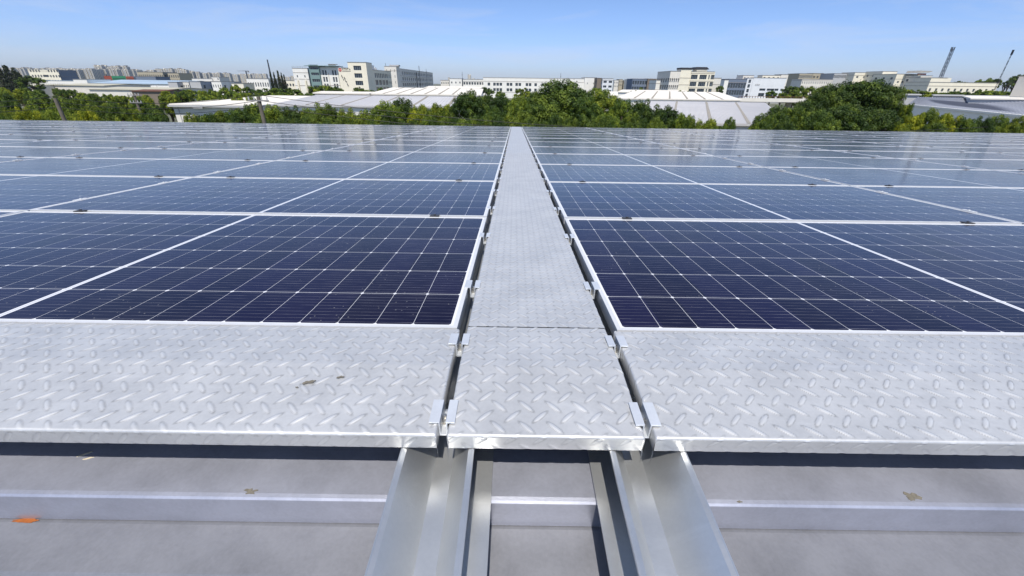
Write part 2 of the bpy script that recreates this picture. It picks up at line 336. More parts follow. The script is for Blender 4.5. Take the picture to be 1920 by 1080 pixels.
# ridge sheet in the foreground: flat facet, bend, steep facet, next rib
def sheetprof(pts, th=.0015):
    return pts+[(y, z-th) for y, z in reversed(pts)]
cap = thing('ridge_cap', 'bluish grey folded metal ridge sheet in the foreground below the checker plates', 'roof sheet', mw=MT)
hc = -.128
prof = [(.15, hc), (-.205, hc), (-.212, hc-.001), (-.2155, hc-.004), (-.2125, hc-.073)]
b = MB(); b.prism(sheetprof(prof), -3.2, 3.2, axis='x'); b.build('upper_facet', M['cap'], cap, bevel=0)
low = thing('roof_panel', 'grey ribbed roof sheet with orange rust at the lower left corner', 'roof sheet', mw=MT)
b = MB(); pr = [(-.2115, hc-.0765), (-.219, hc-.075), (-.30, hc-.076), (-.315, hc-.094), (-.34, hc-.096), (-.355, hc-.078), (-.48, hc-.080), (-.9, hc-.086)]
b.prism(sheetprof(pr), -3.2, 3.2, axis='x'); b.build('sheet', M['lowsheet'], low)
def patch(name, m, cx, cy, z, rx, ry, parent, seed, n=26, rot=0):
    """an irregular thin crust of dirt or rust with real edges"""
    rnd = random.Random(seed); b = MB(); pts = []
    for i in range(n):
        a = 2*pi*i/n; r = .62+.38*noise.noise(Vector((cos(a)*1.3+seed, sin(a)*1.3, seed*.7)))*1.4+rnd.uniform(-.14, .14)
        x, y = rx*r*cos(a), ry*r*sin(a); pts.append((cx+x*cos(rot)-y*sin(rot), cy+x*sin(rot)+y*cos(rot)))
    top = [(x, y, z+.0007) for x, y in pts]; bot = [(x*1.0, y, z+.0001) for x, y in pts]
    b.poly(top)
    for i in range(n): j = (i+1) % n; b.quad(bot[i], bot[j], top[j], top[i])
    return b.build(name, m, parent)
zc = hc
patch('dirt_patch', M['dirt'], -.52, -.202, zc, .016, .008, cap, 3)
patch('dirt_patch', M['dirt'], .66, -.196, zc, .02, .012, cap, 5)
patch('pale_smear', M['palemark'], -.885, -.131, zc, .017, .004, cap, 9, rot=.5)
patch('pale_smear', M['palemark'], -.868, -.139, zc, .016, .0022, cap, 19, rot=.3)
o = patch('dirt_patch', M['dirt'], .345, -.209, zc-.0003, .006, .003, cap, 11); 
patch('rust_patch', M['rust'], -.95, -.2165, hc-.0747, .045, .0045, low, 21)

# ------------------------------------------------------------------ support rails: open hat channels under the gaps
def rail(xl, b0, b1, xr, s1, label, mw0, y0, y1, tag_it=True):
    r = thing('support_rail', label, 'rail', 'steel rails under the walkway edges', mw=MR)
    def prof(top, bot):
        th = .0022
        L_ = [(xl+.006, top-.010), (xl, top-.006), (xl, top-.001), (xl+.003, top), (xl+.010, top-.002), (b0, bot), (b1, bot), (xr-.010, top-.002), (xr-.003, top), (xr, top-.001), (xr, top-.006), (xr-.006, top-.010)]
        cxx = (xl+xr)/2
        out_ = []
        for i, (x, z) in enumerate(reversed(L_)):
            j = len(L_)-1-i
            if j in (0, 1): out_.append((x+.002, z))
            elif j in (10, 11): out_.append((x-.002, z))
            elif j in (5, 6): out_.append((x, z-th))
            elif j in (4, 7): out_.append((x+(-.0015 if j == 4 else .0015), z-.004))
            else: out_.append((x+(.0015 if j < 5 else -.0015), z-th))
        return L_+out_
    top, bot = -.037, -.098
    n = 24
    b = MB(); b.prism(prof(top, bot), -.157, YEND-.05); b.build('channel', M['rail'], r)
    # the near length bends over the ridge with the sheets
    b = MB(); b.prism(prof(top-.002, bot-.002), -.62, .0)
    o = b.build('channel', M['rail'], r); o.matrix_local = T(0, -.157, 0) @ Matrix.Rotation(TH, 4, 'X')
    bx0, bx1 = s1
    b = MB(); b.box(bx0, bx1, -.62, -.0, -.1235, -.1195); b.box(b0+.002, b1-.002, -.62, 0, -.1195, -.1025)
    o = b.build('base_strip', M['rail'], r); o.matrix_local = T(0, -.157, 0) @ Matrix.Rotation(TH, 4, 'X')
    return r
rail(-.249, -.198, -.166, -.123, (-.272, -.093), 'galvanised steel channel left of the walkway end, running under the checker plates', None, 0, 0)
rail(.111, .152, .184, .243, (.091, .268), 'galvanised steel channel right of the walkway end, running under the checker plates', None, 0, 0)

# ------------------------------------------------------------------ tread plates with modelled lens bumps
def lens(x, y):
    h = 0; dm = 9
    for ox, oy, sg in ((0, 0, 1), (.5, .5, -1)):
        u = ((x/.049+ox+.5) % 1-.5)*.049; v = ((y/.049+oy+.5) % 1-.5)*.049
        a = (u+v*sg)*.7071/.0178; e = (v-u*sg)*.7071/.0043
        d = a*a+e*e
        dm = min(dm, d)
        if d < 1: h = max(h, .0016*(1-d)**.55)
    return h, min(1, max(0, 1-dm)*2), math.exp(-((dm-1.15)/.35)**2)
def plate_mesh(name, x0, x1, path, step, lip_sides, parent, matl, ox=0, oy=0, side_drop=.03):
    """path: list of (y, z) the sheet follows from the far edge to the lip's foot; bumps stand along its normal"""
    seg = [0]
    for i in range(1, len(path)): seg.append(seg[-1]+math.hypot(path[i][0]-path[i-1][0], path[i][1]-path[i-1][1]))
    tot = seg[-1]; ny = max(2, round(tot/step)); nx = max(2, round((x1-x0)/step)); rows = []
    ss = sorted(set([tot*i/ny for i in range(ny+1)]+seg))
    vs = []; W = nx+1
    xs = [x0+(x1-x0)*i/nx for i in range(W)]
    xs = [x0]*1+xs+[x1]*1; la = []; ra = []
    lipat = seg[3] if len(path) > 4 else None
    for s in ss:
        k = 0
        while k < len(seg)-2 and s > seg[k+1]: k += 1
        t = (s-seg[k])/(seg[k+1]-seg[k]); (ya, za), (yb, zb) = path[k], path[k+1]
        y, z = ya+(yb-ya)*t, za+(zb-za)*t; l = math.hypot(yb-ya, zb-za); ny_, nz_ = (zb-za)/l, -(yb-ya)/l
        if nz_ < 0 or (abs(nz_) < 1e-6 and ny_ > 0): ny_, nz_ = -ny_, -nz_
        for i, x in enumerate(xs):
            h, ln_, rm_ = lens(x+ox, s+oy)
            fade = 1 if lipat is None else min(1, max(.0 if s < lipat+.006 else .45, abs(s-lipat-.003)/.009)) if s < lipat+.012 else .45
            h *= fade; la.append(ln_*fade); ra.append(rm_*fade)
            if i == 0 or i == len(xs)-1: vs.append((x, y, z-side_drop))
            else:
                e = min(x-x0, x1-x); rr = .003
                dz = -(rr-math.sqrt(max(0, rr*rr-(rr-e)**2))) if e < rr else 0
                vs.append((x, y+ny_*h, z+nz_*h+dz))
    W = len(xs); fs = [(r*W+i, r*W+i+1, (r+1)*W+i+1, (r+1)*W+i) for r in range(len(ss)-1) for i in range(W-1)]
    fs = [f[::-1] for f in fs]
    me = bpy.data.meshes.new(name); me.from_pydata(vs, [], fs); me.materials.append(matl); me.polygons.foreach_set('use_smooth', [True]*len(fs))
    for an, av in (('lens', la), ('rim', ra)): me.attributes.new(an, 'FLOAT', 'POINT').data.foreach_set('value', av)
    me.update()
    o = link(name, me, parent)
    o.modifiers.new('w', 'WEIGHTED_NORMAL') if False else None
    return o
d = .178; ye = -.157-d*cos(TH); ze = -d*sin(TH)
def bent(y0=-.004, zt=-.004):
    P = [(y0, zt), (-.155, zt), (-.159, zt-.0003)]
    P.append((ye+.004, ze+zt+.0002))
    for a in (20, 45, 70, 90):
        P.append((ye+.004-.004*sin(R(a)), ze+zt-.004*(1-cos(R(a)))))
    P.append((ye+.006, ze+zt-.034))
    return P
pl = thing('checker_plate', 'wide galvanised checker plate left of the walkway, two dirt chips on it', 'metal plate', 'wide checker plates beside the walkway end', mw=MR)
plate_mesh('tread_sheet', -1.75, -.186, bent(), .0024, None, pl, M['plate'], ox=.012, oy=.018)
for (cx, cy, rx, ry, sd, rt_) in ((-.452, -.213, .014, .006, 2, .3), (-.397, -.198, .010, .004, 4, .2), (-.468, -.228, .004, .002, 6, 0)):
    yy = cy; zz = -.004-(-.157-yy)*tan(TH) if yy < -.157 else -.004
    o = patch('dirt_patch', M['dirt'], cx, 0, 0.0016, rx, ry, pl, sd, rot=rt_)
    o.matrix_local = T(0, yy, zz) @ Matrix.Rotation(TH, 4, 'X')
pr_ = thing('checker_plate', 'wide galvanised checker plate right of the walkway, clean surface', 'metal plate', 'wide checker plates beside the walkway end', mw=MR)
plate_mesh('tread_sheet', .184, 1.65, bent(), .0024, None, pr_, M['plate'], ox=.03, oy=.03)
wa = thing('walkway_plate', 'short checker plate bent over the ridge at the near end of the walkway', 'metal plate', 'checker plates of the walkway', mw=MR)
plate_mesh('tread_sheet', -.168, .166, bent(.0085), .0021, None, wa, M['plate'], ox=.033, oy=.018)
SEG = 2.308
for k in range(7):
    y0 = .0125+k*SEG; y1 = min(y0+SEG-.003, YEND-.02)
    if y0 > YEND-.3: break
    o = thing('walkway_plate', 'long checker plate, %s along the walkway after the short bent end plate' % ordw(k), 'metal plate', 'checker plates of the walkway', mw=MR @ T(0, y1, 0))
    if k < 2: plate_mesh('tread_sheet', -.168, .166, [(0, -.004), (y0-y1, -.004)], .0026, None, o, M['plate'], ox=.033, oy=.01)
    else:
        bm_ = MB(); bm_.box(-.168, .166, y0-y1, 0, -.034, -.004); bm_.build('tread_sheet', M['plate_far'], o)

# ------------------------------------------------------------------ clips that bolt the plates down
def clip(y, side, label, tilt=False, length=.054):
    mw = (MR @ T(0, y, 0)) if not tilt else (MR @ T(0, -.157, 0) @ Matrix.Rotation(TH, 4, 'X') @ T(0, y, 0))
    c = thing('hold_down_clip', label, 'metal clip', 'hold-down clips along the walkway edges', mw=mw)
    if side < 0: x = [-.202, -.186, -.1855, -.1705, -.170, -.157]
    else: x = [.155, .168, .1685, .183, .1835, .199]
    t = .0028; h = length/2
    P = [(x[0], 0), (x[1], 0), (x[2], -.030), (x[3], -.030), (x[4], 0), (x[5], 0)]
    outer = [(x[0], t), (x[1]+t, t), (x[2]+t, -.030+t), (x[3]-t, -.030+t), (x[4]-t, t), (x[5], t)]
    b = MB()
    o_ = P+outer[::-1]
    # lift so the flanges lie on the plates
    b.prism([(px, pz-.0015) for px, pz in o_], -h, h)
    b.build('bent_strip', M['clip'], c, bevel=.0004)
    xm = (x[2]+x[3])/2; b = MB()
    b.tube((xm, 0, -.029), (xm, 0, -.0265), .0070, n=20); b.tube((xm, 0, -.0265), (xm, 0, -.0145), .0056, .0053, n=6); b.tube((xm, 0, -.0145), (xm, 0, -.0085), .0030, .0028, n=12)
    b.build('bolt', M['bolt'], c)
    # foot that drops to the rail
    b = MB(); b.box(min(x[2], x[3])+.001, max(x[2], x[3])-.001, -h*.8, h*1.25, -.036, -.0302); b.build('foot', M['rail'], c)
    return c
for side, sn in ((-1, 'left'), (1, 'right')):
    clip(-.129, side, 'zinc clip nearest the camera in the gap on the %s of the walkway' % sn, tilt=True)
    ys = [-.056, .270]+[.270+.54*k for k in range(1, 27)]
    for k, y in enumerate(ys):
        if y < YEND-.1: clip(y, side, 'zinc clip, %s from the near end in the gap on the %s of the walkway' % (ordw(k+1), sn), length=.046 if k == 0 else .056)

# ------------------------------------------------------------------ solar panels
def make_panel_meshes():
    b = MB(); F = .011; Hh = .035; lip = .0
    # frame: four mitred bars with a raised outer wall and a thin inner step
    def bar(x0, x1, y0, y1): b.box(x0, x1, y0, y1, -Hh, 0)
    bar(0, PW, 0, F); bar(0, PW, PD-F, PD); bar(0, F, F, PD-F); bar(PW-F, PW, F, PD-F)
    fm = b.build('frame', M['frame'], None); 
    b = MB(); b.quad((F, F, -.0018), (PW-F, F, -.0018), (PW-F, PD-F, -.0018), (F, PD-F, -.0018)); b.quad((F, PD-F, -.007), (PW-F, PD-F, -.007), (PW-F, F, -.007), (F, F, -.007))
    gm = b.build('glass', M['cells'], None)
    b = MB(); b.box(-.022, .022, -.016, .016, .0003, .004); b.tube((0, 0, .004), (0, 0, .009), .006, n=6)
    cm = b.build('mid_clamp', M['clamp'], None)
    b = MB(); b.box(-.012, .012, -.035, .035, .0003, .0035); b.tube((0, 0, .0035), (0, 0, .008), .005, n=6)
    em = b.build('edge_clamp', M['frame'], None)
    r = []
    for o in (fm, gm, cm, em): r.append(o.data); bpy.data.objects.remove(o)
    return r
def the_row(r): return 'the %s row from the checker plates' % ordw(r)
fm, gm, cm, em = make_panel_meshes()
VP = MR.inverted() @ CP
def infrustum(x, y, pad=60):
    q = cam.matrix_world.inverted() @ (MR @ Vector((x, y, 0)))
    if q.z > -.02: return False
    px = 960+FPX*q.x/-q.z; py = 540-FPX*q.y/-q.z
    return -pad < px < 1920+pad and -pad < py < 1080+pad
# bpy's matrix of a fresh camera is already set above, so the test is exact
for row in range(NR):
    y0 = row*PY
    for s, sn in ((-1, 'left'), (1, 'right')):
        for c in range(12):
            gap = .012
            xa = XE+c*(PW+gap) if s > 0 else -XE-c*(PW+gap)-PW
            if not any(infrustum(xa+PW*i/8, y0+PD*j/2) for i in range(9) for j in range(3)): continue
            where = 'first %s of the walkway' % sn if c == 0 else '%s %s of the walkway' % (ordw(c), sn)
            rw = 'the nearest row' if row == 0 else ('the farthest row by the gutter' if row == NR-1 else the_row(row))
            jz = random.uniform(-.0012, .0012); 
            p = thing('solar_panel', 'solar panel in %s, %s' % (rw, where), 'solar panel', 'solar panels covering the roof',
                      mw=MR @ T(xa, y0, jz-.0008) @ Matrix.Rotation(random.uniform(-.0011, .0011), 4, 'X') @ Matrix.Rotation(random.uniform(-.0009, .0009), 4, 'Y'))
            link('frame', fm, p); link('glass', gm, p)
            for cx in (.29, PW-.26):
                cx += random.uniform(-.03, .03)
                if row < NR-1:
                    k = link('mid_clamp', cm, p); k.location = (cx, PD+.010, .001)
            if c > 0:
                for cyy in (.27, .86):
                    k = link('edge_clamp', em, p); k.location = (-.006 if s > 0 else PW+.006, cyy, .001)

#@@BACK@@
# ------------------------------------------------------------------ buildings
def facade(b, O, U, wd, ht, rects, dep=.3, mi=0, z0=0):
    """a wall plane with real openings and reveals; U along the wall, outside is to the right of U seen from above"""
    O = Vector(O); U = Vector(U).normalized(); Nn = Vector((U.y, -U.x, 0)); Z = Vector((0, 0, 1))
    us = sorted(set([0, wd]+[r[0] for r in rects]+[r[1] for r in rects])); vs = sorted(set([z0, ht]+[r[2] for r in rects]+[r[3] for r in rects]))
    P = lambda u, v, q=0: O+U*u+Z*v-Nn*q
    for i in range(len(us)-1):
        for j in range(len(vs)-1):
            cu, cv = (us[i]+us[i+1])/2, (vs[j]+vs[j+1])/2
            if any(r[0] < cu < r[1] and r[2] < cv < r[3] for r in rects): continue
            b.quad(P(us[i], vs[j]), P(us[i+1], vs[j]), P(us[i+1], vs[j+1]), P(us[i], vs[j+1]), mi)
    for a0, a1, v0, v1 in rects:
        b.quad(P(a0, v0), P(a1, v0), P(a1, v0, dep), P(a0, v0, dep), mi); b.quad(P(a0, v1, dep), P(a1, v1, dep), P(a1, v1), P(a0, v1), mi)
        b.quad(P(a0, v0), P(a0, v0, dep), P(a0, v1, dep), P(a0, v1), mi); b.quad(P(a1, v0, dep), P(a1, v0), P(a1, v1), P(a1, v1, dep), mi)
WC = {}
def window(parent, O, U, r, dep=.3, dark=0, bars=2):
    wd, ht = round(r[1]-r[0], 2), round(r[3]-r[2], 2); key = (wd, ht, bars)
    if key not in WC:
        b = MB(); b.quad((0, .06, 0), (wd, .06, 0), (wd, .06, ht), (0, .06, ht), 0)
        t = .06
        b.box(0, wd, 0, .05, 0, t, 1); b.box(0, wd, 0, .05, ht-t, ht, 1); b.box(0, t, 0, .05, t, ht-t, 1); b.box(wd-t, wd, 0, .05, t, ht-t, 1)
        for i in range(1, bars): x = wd*i/bars; b.box(x-t/2, x+t/2, 0.001, .049, t, ht-t, 1)
        o = b.build('window', [M['win'], M['winf']], None); WC[key] = o.data; bpy.data.objects.remove(o)
    o = link('window', WC[key], parent); U = Vector(U).normalized(); Nn = Vector((U.y, -U.x, 0))
    p = Vector(O)+U*r[0]-Nn*(dep-.02)+Vector((0, 0, r[2])); o.location = p; o.rotation_euler = (0, 0, math.atan2(U.y, U.x))
    return o
def grid(wd, top, nc, wf, nr, t0, wh, pitch, m0=0, m1=0):
    """window openings: nc columns between margins, rows measured down from the wall top"""
    R_ = []; span = wd-m0-m1; cw = span/nc
    for r in range(nr):
        v1 = top-t0-r*pitch; v0 = v1-wh
        if v0 < .8: break
        for c in range(nc): x = m0+cw*(c+.5); R_.append((x-cw*wf/2, x+cw*wf/2, v0, v1))
    return R_
def block(root, x0, x1, y0, y1, h, matl, front=None, side=None, sdir=1, name='wall', roofm=None, bands=(), z0=0, cop=True, bars=2):
    """one rectangular volume of a building, y0 is the face towards the camera; side: openings on the +x (1) or -x (-1) wall"""
    wd, dp = x1-x0, y1-y0; b = MB(); fr = grid(wd, h, *front) if isinstance(front, tuple) else (front or [])
    sr = grid(dp, h, *side) if isinstance(side, tuple) else (side or [])
    facade(b, (x0, y0, 0), (1, 0, 0), wd, h, fr, z0=z0)
    facade(b, (x1, y0, 0), (0, 1, 0), dp, h, sr if sdir > 0 else [], z0=z0)
    facade(b, (x0, y1, 0), (0, -1, 0), dp, h, [(dp-r[1], dp-r[0], r[2], r[3]) for r in sr] if sdir < 0 else [], z0=z0)
    facade(b, (x1, y1, 0), (-1, 0, 0), wd, h, [], z0=z0)
    wl = b.build(name, matl, root)
    for r in fr: window(root, (x0, y0, 0), (1, 0, 0), r, bars=bars)
    for r in sr:
        if sdir > 0: window(root, (x1, y0, 0), (0, 1, 0), r, bars=bars)
        else: window(root, (x0, y1, 0), (0, -1, 0), (dp-r[1], dp-r[0], r[2], r[3]), bars=bars)
    b = MB(); b.box(x0+.01, x1-.01, y0+.01, y1-.01, h-.9, h-.6)
    if cop:
        e = .18
        for (a0, a1, c0, c1) in ((x0-e, x1+e, y0-e, y0+.25), (x0-e, x1+e, y1-.25, y1+e), (x0-e, x0+.25, y0+.25, y1-.25), (x1-.25, x1+e, y0+.25, y1-.25)): b.box(a0, a1, c0, c1, h, h+.22)
    b.build('roof', roofm or M['trim'], root)
    if bands:
        b = MB()
        for z in bands:
            z = h-z; b.box(x0-.12, x1+.12, y0-.12, y0, z, z+.22); b.box(x1, x1+.12, y0, y1, z, z+.22); b.box(x0-.12, x0, y0, y1, z, z+.22)
        b.build('string_course', M['band'], root)
    return wl
def top_z(x, y, D): return at(x, y, D).z
def X(x, D, y=150): return at(x, y, D).x
def bld(label, cat, x0, x1, yt, D, dep, matl, front=None, side=None, name='office_building', group=None, bands=(), **k):
    xa, xb = X(x0, D), X(x1, D); h = top_z((x0+x1)/2, yt, D)
    r = thing(name, label, cat, group, mw=T(xa, D, 0))
    block(r, 0, xb-xa, 0, dep, h, matl, front, side, bands=bands, **k)
    r['_h'] = h; r['_w'] = xb-xa; r['_x'] = xa; r['_D'] = D
    return r, h, xb-xa, xa, D
def add(B, x0, x1, yt, y0, y1, matl, front=None, side=None, **k):
    """another volume of the same building"""
    r, h, wd, xa, D = B; a, b_ = X(x0, D+y0)-xa, X(x1, D+y0)-xa
    block(r, a, b_, y0, y1, top_z((x0+x1)/2, yt, D+y0), matl, front, side, **k)

# cream block with the logo, white company building behind it
B = bld('cream four-storey block with a red round logo and a raised corner tower', 'building', 637, 656, 127.5, 300, 57, M['cream'])
add(B, 656, 690, 117, 0, 12, M['cream'], (1, .42, 4, 1.9, 2.6, 4.35), [(1.5, 3.4, 0, 0)][:0], bars=4)
r_, h_, w_, xa_, D_ = B
xs_ = X(690, 300)-xa_; hs = top_z(700, 131.5, 318)
block(r_, w_, xs_-.02, 12.01, 58, hs, M['cream'], None, [(a, a+3.2, hs-4.6, hs-1.7) for a in (4+4.1*i for i in range(8))]+[(a, a+1.5, hs-4.4, hs-1.9) for a in (38, 41, 44)]
      + [(a, a+6.8, hs-9.2, hs-5.9) for a in (4, 12.3, 20.6, 28.9)]+[(a, a+1.5, hs-8.8, hs-6.6) for a in (38, 41, 44)]+[(a, a+6.8, hs-13.6, hs-10.4) for a in (4, 12.3, 20.6, 28.9)], bars=3)
b = MB()
for i in range(7): b.box(w_+6+i*.01, w_+7.5, 20+i*2.6, 21.8+i*2.6, hs+.3, hs+1.6+.3*(i % 3))
b.box(w_+3, w_+9, 16, 26, hs+.23, hs+3.1); b.build('roof_plant', M['white'], r_)
# sign: round red emblem and dark lettering strokes too small to read in the photo
sx = X(636, 300)-xa_; sz = top_z(640, 131, 300)
b = MB()
sg = thing('company_sign', 'red round emblem with two lines of small dark lettering on the cream wall', 'sign', mw=T(xa_+.3, D_-.12, sz))
b = MB(); b.tube((.95, -.05, 0), (.95, .1, 0), .95, n=24); b.build('emblem', M['signred'], sg)
b = MB(); rr = random.Random(4)
b.box(.55, 1.35, -.09, -.052, -.12, .12); b.box(.83, 1.07, -.09, -.052, -.5, .5); b.build('emblem_mark', M['white'], sg)
b = MB(); xq = 2.4
for i in range(5):
    hgt = 1.0
    b.box(xq, xq+.16, -.03, .1, -.05, hgt); b.box(xq+.16, xq+.7, -.03, .1, hgt-.16 if i % 2 else .4, hgt if i % 2 else .56); b.box(xq+.55, xq+.7, -.031, .099, -.05 if i % 3 else .3, .38)
    xq += 1.12
xq = 2.4
for i in range(9): b.box(xq, xq+.36, -.03, .1, -.85, -.45); xq += .6
b.build('lettering', M['dark'], sg)
for i, (a, z) in enumerate([(1.2, -3.0), (1.5, -3.9), (2.7, -4.0), (2.2, -5.2), (3.1, -4.7), (3.3, -6.0), (3.9, -6.5), (4.1, -7.8), (4.5, -8.6)]): b = MB(); b.box(a, a+.42, -.03, .1, z-.9, z); b.build('wall_character', M['dark'], sg)

B = bld('white six-storey end block with six small square windows, left of the green glass bay', 'building', 552, 580, 128, 345, 20, M['white'],
        (2, .16, 4, 4.6, 1.5, 4.2), bands=(3.0, 7.3, 11.6), side=(3, .3, 4, 3, 1.6, 4.2))
xa, h, wd = B[3], B[1], B[2]
b = MB()
for i in range(9): b.box(i*wd/9+.2, i*wd/9+.3, .1, .2, h+.2, h+1.2)
b.box(0, wd, .08, .16, h+1.2, h+1.3); b.build('railing', M['trim'], B[0])
b = MB(); b.box(2.2, 3.4, -1.3, -.02, 0, h-8); b.box(wd-3.2, wd-2, -1.3, -.02, 0, h-8); b.build('pipe_shaft', M['cream'], B[0])
B = bld('green glass stair bay with horizontal ribbon windows and a dark flat canopy', 'building', 583, 601, 124.5, 335, 22, M['teal'],
        [(1.0, 6.6, 19.6, 22.6), (1.0, 6.6, 15.8, 17.6), (1.0, 6.6, 11.5, 13.4), (1.0, 6.6, 7.3, 9.2)], name='stair_bay', bars=4)
b = MB(); b.box(-2.8, 20.5, -1.0, 12, B[1]+.24, B[1]+.6); b.build('canopy', M['teal'], B[0])
B = bld('pale building with pairs of narrow windows between the green bay and the cream block', 'building', 601.3, 638, 126, 337, 22, M['white'],
        [(a+q, a+q+1.25, z-3.3, z) for z in (19.3, 14.9, 10.5, 6.1) for a in (2.1, 9.2) for q in (0, 1.9)]+[(a, a+1.1, z-1.5, z) for z in (17.6, 13.2, 8.8) for a in (15.2,)], bands=(11.9,), name='office_building')
h = B[1]
b = MB(); b.box(6.4, 6.6, -.25, -.01, 0, h-3.6); b.box(13.6, 13.8, -.25, -.01, 0, h-3.6); b.build('downpipe', M['tan'], B[0])
B2 = thing('roof_pavilion', 'dark slatted rooftop screen above the pale building by the cream block', 'rooftop screen', mw=T(B[3]+7.3, 337.4, B[1]+.23))
b = MB(); [b.box(i*.45, i*.45+.2, 0, .3, 0, 1.5) for i in range(12)]; b.box(-.3, 5.6, -.2, 3, 1.5, 1.8); b.build('screen', M['brown'], B2)

# white building running away to the right of the cream block
B = bld('long white three-storey building with rows of wide windows and a corner tower', 'building', 723, 745, 124.5, 400, 12, M['offwhite'], (3, .14, 4, 2.2, 1.9, 4.6), None, bands=(3.4,))
r_, h, wd, xa, D = B
b = MB(); b.box(4, 12, 2, 8, h+.24, h+1.3); b.build('tank', M['greyw'], r_)
hs = top_z(765, 130, 430)
block(r_, wd-9, wd, 12.01, 175, hs, M['offwhite'], None, [(a, a+6.6, hs-z-2.7, hs-z) for z in (1.9, 6.6, 11.2) for a in (6+8.6*i for i in range(18))], bands=(5.6, 10.3), bars=2)
b = MB(); b.box(wd-.01, wd+.35, 78, 80.2, 0, hs-1.2); b.box(wd-.01, wd+.3, 94, 95.2, 0, hs+5); b.build('dark_stair_strip', M['dark'], r_)
# low buildings along the skyline, centre
B = bld('low white building with a long dark window band in the middle of the skyline', 'building', 868, 908, 149, 430, 20, M['white'], (8, .72, 1, 2.2, 2.2, 4), bands=(1.6,))
add(B, 843, 866, 147.5, 2, 16, M['white'], (3, .3, 2, 2.5, 1.5, 4)); 
B = bld('small white block with grey roof, left end of the middle skyline', 'building', 826, 842, 150.5, 440, 14, M['offwhite'], (4, .4, 1, 1.6, 1.6, 4))
LW = X(1096, 420)-X(906, 420)
fr = []
hh = top_z(1000, 146.5, 420)
x = 4
k = 0
while x < LW-9:
    n = (1, 3, 2, 2, 2)[k % 5]
    for i in range(n): fr += [(x+i*2.9, x+i*2.9+2.3, z, z+2.5) for z in (hh-6.6, hh-11.1)]
    x += n*2.9+(3.6 if k % 2 else 2.2); k += 1
B = bld('long low white building with grouped windows behind the largest centre tree', 'building', 906, 1096, 146.5, 420, 22, M['white'], [f for f in fr][:80], bands=(3.1, 12), roofm=M['concrete'])
add(B, 1096.3, 1119, 145.6, -2, 20, M['white'], (2, .1, 1, 4, 1.4, 4))
B = bld('narrow brown stone block beside the blue-white office', 'building', 1119.5, 1128, 146.5, 400, 14, M['brown'], None, (2, .5, 2, 2, 2, 4), sdir=-1)
B = bld('small white office with a bluish glass corner, right of the long low building', 'building', 1130, 1150, 147.5, 395, 16, M['bluew'], (2, .62, 4, 1.6, 1.7, 3.6), bands=(1.2,), side=(3, .7, 3, 2, 2, 3.6), sdir=-1)
B = bld('blue glass low office between two brown blocks', 'building', 1186, 1214, 148, 400, 20, M['slate'], (6, .75, 2, 1.4, 3.0, 4.6))
B = bld('brown stone block right of the blue glass office', 'building', 1214.5, 1230, 148, 398, 18, M['brown'], (1, .7, 1, 3.5, .7, 4), bands=(1,))
B = bld('plain white block with one small window, left of the cream office with dark towers', 'building', 1231, 1254, 150.5, 350, 18, M['white'], [(5.2, 6.6, 10.3, 12)], bands=(2.3, 6.6))
# cream office with dark rooftop boxes
B = bld('cream three-storey office with dark capped stair tower and big grouped windows', 'building', 1294, 1337, 134.5, 330, 30, M['cream'],
        [(a*.405, b_*.405, z-2.9, z) for z in (16.7+2.6, 12.2+2.6, 7.8+2.6, 3.3+2.6) for a, b_ in ((.6, 12), (15.5, 28), (31, 33.4), (35.5, 41.5))], bands=(1.15, 5.9, 10.3), bars=4)
add(B, 1274, 1294, 130, .4, 9, M['cream'], None, (2, .4, 4, 4, 2.6, 4.4), sdir=-1, bands=(5.5, 9.9), roofm=M['dark'])
add(B, 1255, 1274, 133.5, .5, 30, M['offwhite'], (5, .5, 5, 4.4, 2.7, 4.4), (6, .6, 5, 4.4, 2.7, 4.4), sdir=-1, bands=(5, 9.4))
add(B, 1338, 1352, 146.5, 3, 22, M['offwhite'], None, None, bands=(4.2,))
r_, h, wd, xa, D = B
b = MB(); q0 = X(1305, 330)-xa; q1 = X(1325, 330)-xa; b.box(q0, q1, 2, 10, h-.6, h+1.6); b.build('penthouse', M['cream'], r_)
b = MB(); b.prism([(q0-.8, h+1.6), (q1+1.2, h+1.6), (q1-.8, h+3.0), (q0-.5, h+3.0)], 1.6, 10.4); b.build('penthouse_roof', M['dark'], r_)
q0 = X(1279, 330)-xa; hq = top_z(1284, 130, 330)
b = MB(); b.box(q0-2, q0+5.9, 0, 9.4, hq+.23, hq+1.1); b.build('tower_cap', M['dark'], r_)
# blue-grey and white office
B = bld('white office with slate-blue glazed wing and a strip of square stair windows', 'building', 1401, 1412, 146.5, 380, 16, M['bluew'], (1, .42, 5, 1.0, 2.6, 3.5))
add(B, 1367, 1400.7, 148.5, .6, 22, M['slate'], (7, .86, 2, 3.0, 3.6, 5.2), None, bands=(2.6,), bars=2)
add(B, 1359, 1366.6, 150, .5, 20, M['white'])
add(B, 1412.3, 1474, 146.2, .4, 22, M['bluew'], [(a, a+q, z, z+z2) for z, z2 in ((9.2, 1.7), (4.9, 2.6), (1.0, 2.2)) for a, q in ((7, 5.0), (13.2, 6.2), (19.6, 3.2), (24.4, 2.2))])
add(B, 1392, 1412, 141.6, 6, 16, M['offwhite'], (3, .5, 1, 1.4, 1.1, 4))
add(B, 1428, 1462, 141.5, 6, 14, M['cream'], (4, .4, 1, 1.2, 2, 4)); add(B, 1462.5, 1476, 139.8, 6, 16, M['offwhite'])
r_, h, wd, xa, D = B
b = MB()
for i in range(3): b.box(wd+3+i*1.3, wd+3.9+i*1.3, .2, .39, h-5.2, h-4.1); b.box(wd+3.2+i*1.3, wd+3.7+i*1.3, .18, .2, h-4.9, h-4.4)
b.build('wall_lettering', M['greyw'], r_)
